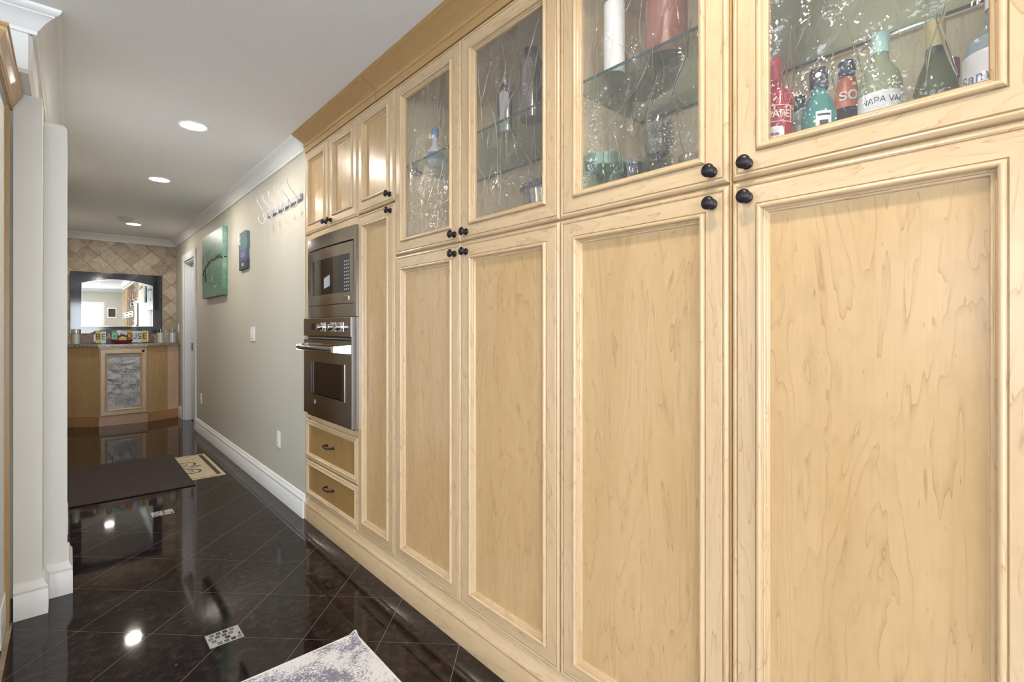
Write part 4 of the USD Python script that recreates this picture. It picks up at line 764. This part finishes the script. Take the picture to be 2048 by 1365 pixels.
emit('scroll_print', cat_(scroll(bez((.70, 5.14), (.80, 5.22), (.86, 5.08), (.79, 5.02), n=14)), scroll([(.715, 5.01), (.845, 4.985), (.72, 4.93)], .013), scroll(bez((.71, 4.78), (.80, 4.70), (.87, 4.82), (.80, 4.90), (.735, 4.90), n=14)), scroll(bez((.715, 5.09), (.76, 5.11), (.78, 5.06), (.73, 5.04), n=10), .01), scroll(bez((.72, 4.83), (.76, 4.79), (.79, 4.84), (.74, 4.87), n=10), .01)), 'mat_print', t)
t = thing('area_rug', 'distressed white and blue-grey rug at the bottom of the picture', 'rug', (.3, .9, 0))
gx, gy = np.linspace(-.85, .822, 90), np.linspace(-.4, 1.832, 110); X_, Y_ = np.meshgrid(gx, gy, indexing='ij')
Z_ = .0085 + .0018 * meshkit.fbm(np.stack([X_ * 60, Y_ * 60, X_ * 0], -1), 3, 4); k = np.exp(-((X_ - .822) ** 2 + (Y_ - 1.832) ** 2) / .02 ** 2); Z_ = Z_ + .012 * k
nv = X_.size; idx = np.arange(nv).reshape(X_.shape); q = np.stack([idx[:-1, :-1], idx[1:, :-1], idx[1:, 1:], idx[:-1, 1:]], -1).reshape(-1, 4)
emit('pile', trimesh.Trimesh(np.stack([X_, Y_, Z_], -1).reshape(-1, 3), np.vstack([q[:, [0, 1, 2]], q[:, [0, 2, 3]]]), process=False), 'rug_pile', t, True)
emit('backing', box(-.85, .822, -.4, 1.832, .0005, .0075), 'rug_binding', t)
bind = tube([(.826, -.4, .0055), (.826, 1.75, .0055), (.826, 1.812, .0065), (.829, 1.838, .016)], .0052, 8); bind2 = tube([(-.85, 1.836, .0055), (.74, 1.836, .0055), (.806, 1.836, .0065), (.829, 1.839, .016)], .0052, 8)
emit('binding', cat_(bind, bind2), 'rug_binding', t, 50)

# ------------------------------------------------------------------ behind the glass
ZF = 1.5455
def bend(t, name, w, h, x, y, r, z, ang, m, parent=None):
    k = 13; u = np.linspace(-w / 2, w / 2, k) / r + math.radians(ang); v, f = [], []
    for rr in (r, r + .0005):
        for zz in (z - h / 2, z + h / 2): v += [(x + rr * math.cos(q), y + rr * math.sin(q), zz) for q in u]
    for i in range(k - 1):
        a0, b0, c0, d0 = i, k + i, 2 * k + i, 3 * k + i
        f += [[a0, b0, b0 + 1], [a0, b0 + 1, a0 + 1], [c0, c0 + 1, d0 + 1], [c0, d0 + 1, d0], [a0, a0 + 1, c0 + 1], [a0, c0 + 1, c0], [b0, d0 + 1, b0 + 1], [b0, d0, d0 + 1]]
    for i in (0, k - 1): f += [[i, 2 * k + i, 3 * k + i], [i, 3 * k + i, k + i]]
    return emit(name, trimesh.Trimesh(v, f, process=False), m, t)
def bottle(name, label, cat, x, y, prof, m, extra=(), square=False):
    t = thing(name, label, cat, (x, y, ZF), group='bottles in the nearest glass cupboard')
    emit('body', place(lathe(prof, 4 if square else 32), (x, y, ZF), (math.cos(.785), math.sin(.785), 0) if square else (1, 0, 0)), m, t, 35)
    for nm, pr, mm in extra: emit(nm, place(lathe(pr, 32, True), (x, y, ZF)), mm, t, 35)
    return t
def wrap(t, name, txt, h, x, y, r, z, ang, m, bold=True):
    """Print set on a bottle's side, facing direction ang (degrees) in plan."""
    g = meshkit.text_mesh(txt, h, .0004, bold); v = g.vertices.copy(); v[:, 0] -= g.bounds[:, 0].mean(); th = math.radians(ang) + v[:, 0] / r
    g.vertices = np.stack([x + (r + v[:, 2]) * np.cos(th), y + (r + v[:, 2]) * np.sin(th), z + v[:, 1]], 1); emit(name, g, m, t)
FA = 200
def rb(a, b): return [(a, b)]
x, y = 1.200, .440
t = bottle('liquor_bottle', 'red liquor bottle with a red cap and framed label, leftmost in the nearest cabinet', 'bottle', x, y, [(.036, 0), (.040, .006), (.040, .170), (.034, .186), (.016, .205), (.0145, .235)], 'red_glass', [('cap', [(.0165, .215), (.0175, .218), (.0175, .262), (.0150, .268)], 'cap_red')])
bend(t, 'label_patch', .052, .078, x, y, .0402, ZF + .062, FA - 4, 'label_white')
wrap(t, 'print', 'NAFE', .0155, x, y, .0404, ZF + .122, FA + 14, 'print_cream')
for dz, hh in ((.048, .0016), (-.0, .0016)): bend(t, 'label_border', .056, hh, x, y, .0402, ZF + .112 + dz * .75, FA + 18, 'print_cream')
for da in (58,): bend(t, 'label_border', .0016, .036, x, y, .0402, ZF + .130, FA + da, 'print_cream')
for i in range(4): bend(t, 'label_print', .030, .006, x, y, .0408, ZF + .048 + i * .012, FA - 4, 'print_red')
x, y = 1.262, .405
bottle('miniature_bottle', 'small clear bottle with a dark cap and pale label between the red and teal bottles', 'bottle', x, y, [(.017, 0), (.019, .004), (.019, .115), (.010, .140), (.0095, .165)], 'blue_clear_glass', [('cap', [(.0115, .158), (.0115, .190), (.010, .192)], 'cap_dark'), ('label_patch', [(.0193, .09), (.0193, .118)], 'print_cream')])
x, y = 1.215, .352
t = bottle('liquor_bottle', 'teal glass bottle with a dark cap and white label', 'bottle', x, y, [(.030, 0), (.034, .006), (.034, .115), (.026, .145), (.0145, .165), (.0135, .180)], 'teal_glass', [('cap', [(.0165, .172), (.0178, .175), (.0178, .212), (.0155, .217)], 'cap_dark'), ])
bend(t, 'label_patch', .030, .072, x, y, .0342, ZF + .078, FA + 12, 'label_white'); bend(t, 'label_print', .016, .012, x, y, .0348, ZF + .088, FA + 12, 'print_black'); bend(t, 'label_print', .024, .004, x, y, .0348, ZF + .106, FA + 12, 'print_black')
emit('cap_seal', place(lathe([(.006, 0), (.005, .001)], 16), (x - .0178, y - .004, ZF + .198), A, N), 'label_white', t)
x, y = 1.340, .331
t = bottle('liquor_bottle', 'dark bottle with an orange neck label, right of the teal bottle', 'bottle', x, y, [(.034, 0), (.037, .005), (.037, .130), (.028, .170), (.018, .220), (.0145, .240)], 'amber_glass', [('cap', [(.0160, .237), (.0175, .240), (.0175, .266), (.015, .270)], 'cap_dark'), ('neck_label', [(.0335, .155), (.0285, .172), (.0225, .202), (.0175, .230)], 'label_orange')])
wrap(t, 'print', 'SO', .020, x, y, .0300, ZF + .172, FA, 'label_white')
x, y = 1.275, .255
t = bottle('wine_bottle', 'pale white-wine bottle with a white label lettered in black', 'wine bottle', x, y, [(.034, 0), (.0385, .006), (.0385, .165), (.033, .188), (.017, .212), (.0145, .235), (.0145, .262)], 'pale_green_glass', [('cap', [(.0162, .232), (.0165, .234), (.0165, .272), (.0150, .274)], 'cap_aqua'), ('label_patch', [(.0389, .03), (.0389, .142)], 'label_white')])
wrap(t, 'print', 'NAPA VAL', .0115, x, y, .0392, ZF + .118, FA, 'print_black', False)
x, y = 1.352, .175
t = bottle('wine_bottle', 'olive green wine bottle with a gold cap', 'wine bottle', x, y, [(.034, 0), (.0375, .006), (.0375, .150), (.030, .185), (.0185, .215), (.0150, .240), (.0145, .295)], 'olive_glass', [('cap', [(.0165, .240), (.0165, .292), (.0155, .297)], 'cap_gold'), ('neck_band', [(.0178, .2175), (.0157, .2385)], 'cap_dark'), ('label_patch', [(.0379, .03), (.0379, .12)], 'label_white')])
bottle('liquor_bottle', 'slim bottle with a magenta cap, half hidden right of the gold-capped bottle', 'bottle', 1.445, .161, [(.026, 0), (.029, .005), (.029, .13), (.014, .175), (.0125, .208)], 'olive_glass', [('cap', [(.0145, .203), (.0150, .205), (.0150, .242), (.013, .245)], 'cap_magenta')])
x, y = 1.225, .073
t = bottle('liquor_bottle', 'white labelled clear jug bottle at the right edge of the nearest glass door', 'bottle', x, y, [(.044, 0), (.048, .006), (.048, .140), (.040, .168), (.018, .190), (.0155, .230)], 'blue_clear_glass', [('cap', [(.018, .222), (.018, .255), (.0165, .258)], 'label_white'), ('label_patch', [(.0484, .02), (.0484, .138), (.0405, .166)], 'label_white')])
wrap(t, 'print', 'Sam KYO', .018, x, y, .0488, ZF + .085, FA - 25, 'ink_blue', False)
# glasses in the wider cupboard
def stemmed(name, label, x, y, prof, m, cat='wine glass'): emit(name, place(lathe(prof, 32), (x, y, ZF)), m, None, 35, label=label, cat=cat, group='glasses in the third glass cupboard')
stemmed('wine_glass', 'clear stemmed wine glass, the tall one among the low tumblers', 1.225, .752, [(.033, 0), (.033, .002), (.006, .006), (.004, .02), (.004, .105), (.010, .118), (.034, .140), (.044, .170), (.043, .205), (.036, .238), (.035, .238), (.041, .205), (.042, .171), (.032, .143), (.006, .122)], 'clear_glass')
stemmed('margarita_glass', 'aqua-rimmed stemmed glass at the left corner of the third glass door', 1.205, .928, [(.034, 0), (.034, .002), (.006, .006), (.005, .08), (.018, .095), (.024, .120), (.055, .138), (.060, .170), (.058, .170), (.052, .140), (.020, .122), (.012, .099)], 'aqua_glass')
stemmed('margarita_glass', 'aqua-rimmed stemmed glass just right of the corner one', 1.335, .925, [(.034, 0), (.034, .002), (.006, .006), (.005, .08), (.018, .095), (.024, .120), (.055, .138), (.060, .170), (.058, .170), (.052, .140), (.020, .122), (.012, .099)], 'aqua_glass')
stemmed('tumbler', 'small clear tumbler between the aqua glasses and the lime tumbler', 1.225, .832, [(.026, 0), (.031, .145), (.029, .145), (.024, .004)], 'clear_glass', 'glass')
stemmed('tumbler', 'lime tinted tumbler behind the stemmed wine glass', 1.305, .800, [(.034, 0), (.041, .165), (.039, .165), (.032, .004)], 'lime_glass', 'glass')
stemmed('tumbler', 'clear tumbler right of the stemmed wine glass', 1.285, .685, [(.030, 0), (.036, .13), (.034, .13), (.028, .004)], 'clear_glass', 'glass')
SH = 1.929
emit('paper_roll', place(lathe([(.030, 0), (.030, .205), (.012, .205), (.012, .195)], 32), (1.172, .862, SH)), 'ceramic_white', None, 35, label='white cylinder standing on the glass shelf, third glass door', cat='roll')
emit('rust_canister', place(lathe([(.05, 0), (.055, .01), (.055, .15), (.045, .17)], 32), (1.205, .715, SH)), 'rust', None, 35, label='reddish canister on the glass shelf right of the white cylinder', cat='canister')
emit('serving_bowl', place(lathe([(.05, 0), (.06, .004), (.10, .03), (.115, .07), (.112, .07), (.095, .032), (.04, .008)], 40), (1.335, .875, SH)), 'bowl_brown', None, 35, label='wide brown bowl on the glass shelf, seen from below', cat='bowl')
# second and first glass doors
emit('cocktail_shaker', place(lathe([(.036, 0), (.040, .005), (.044, .14), (.040, .155), (.030, .185), (.022, .19), (.020, .215), (.010, .22)], 32), (1.235, 1.405, SH)), 'chrome', None, 35, label='shiny steel cocktail shaker on the shelf behind the second glass door', cat='cocktail shaker')
emit('steel_flask', place(lathe([(.038, 0), (.040, .004), (.040, .20), (.030, .22), (.026, .25), (.012, .255)], 32), (1.21, 1.245, SH)), 'steel', None, 35, label='dark steel flask right of the shaker on the shelf', cat='flask')
emit('ceramic_jug', place(lathe([(.045, 0), (.06, .02), (.065, .09), (.04, .16), (.035, .20), (.04, .215)], 32), (1.33, 1.22, SH)), 'ceramic_white', None, 35, label='white jug behind the steel flask on the shelf', cat='jug')
t = thing('cooking_pot', 'steel pot with a dark rim at the bottom of the second glass cupboard', 'pot', (1.26, 1.215, ZF))
emit('pot_body', place(lathe([(.07, 0), (.085, .008), (.090, .13), (.094, .135), (.090, .135), (.086, .012)], 40), (1.26, 1.215, ZF)), 'steel', t, 35); emit('rim', place(lathe([(.089, .136), (.097, .136), (.097, .150), (.089, .150), (.089, .136)], 40, False), (1.26, 1.215, ZF)), 'cap_dark', t, 35); emit('lid', place(lathe([(.089, .1502), (.06, .168), (.012, .176), (.012, .195), (.0, .197)], 40), (1.26, 1.215, ZF)), 'steel', t, 35)
t = thing('blue_decanter', 'blue and white glazed bottle on the shelf behind the first glass door', 'decanter', (1.24, 1.905, SH))
emit('body', place(lathe([(.026, 0), (.036, .012), (.040, .045), (.034, .075), (.014, .10), (.011, .135)], 32), (1.24, 1.905, SH)), 'label_white', t, 35); emit('band', place(lathe([(.0405, .030), (.0410, .045), (.0385, .062)], 32, False), (1.24, 1.905, SH)), 'blue_glaze', t, 35); emit('stopper', place(lathe([(.013, .1355), (.018, .15), (.016, .175), (.004, .19)], 24), (1.24, 1.905, SH)), 'blue_glaze', t, 35)
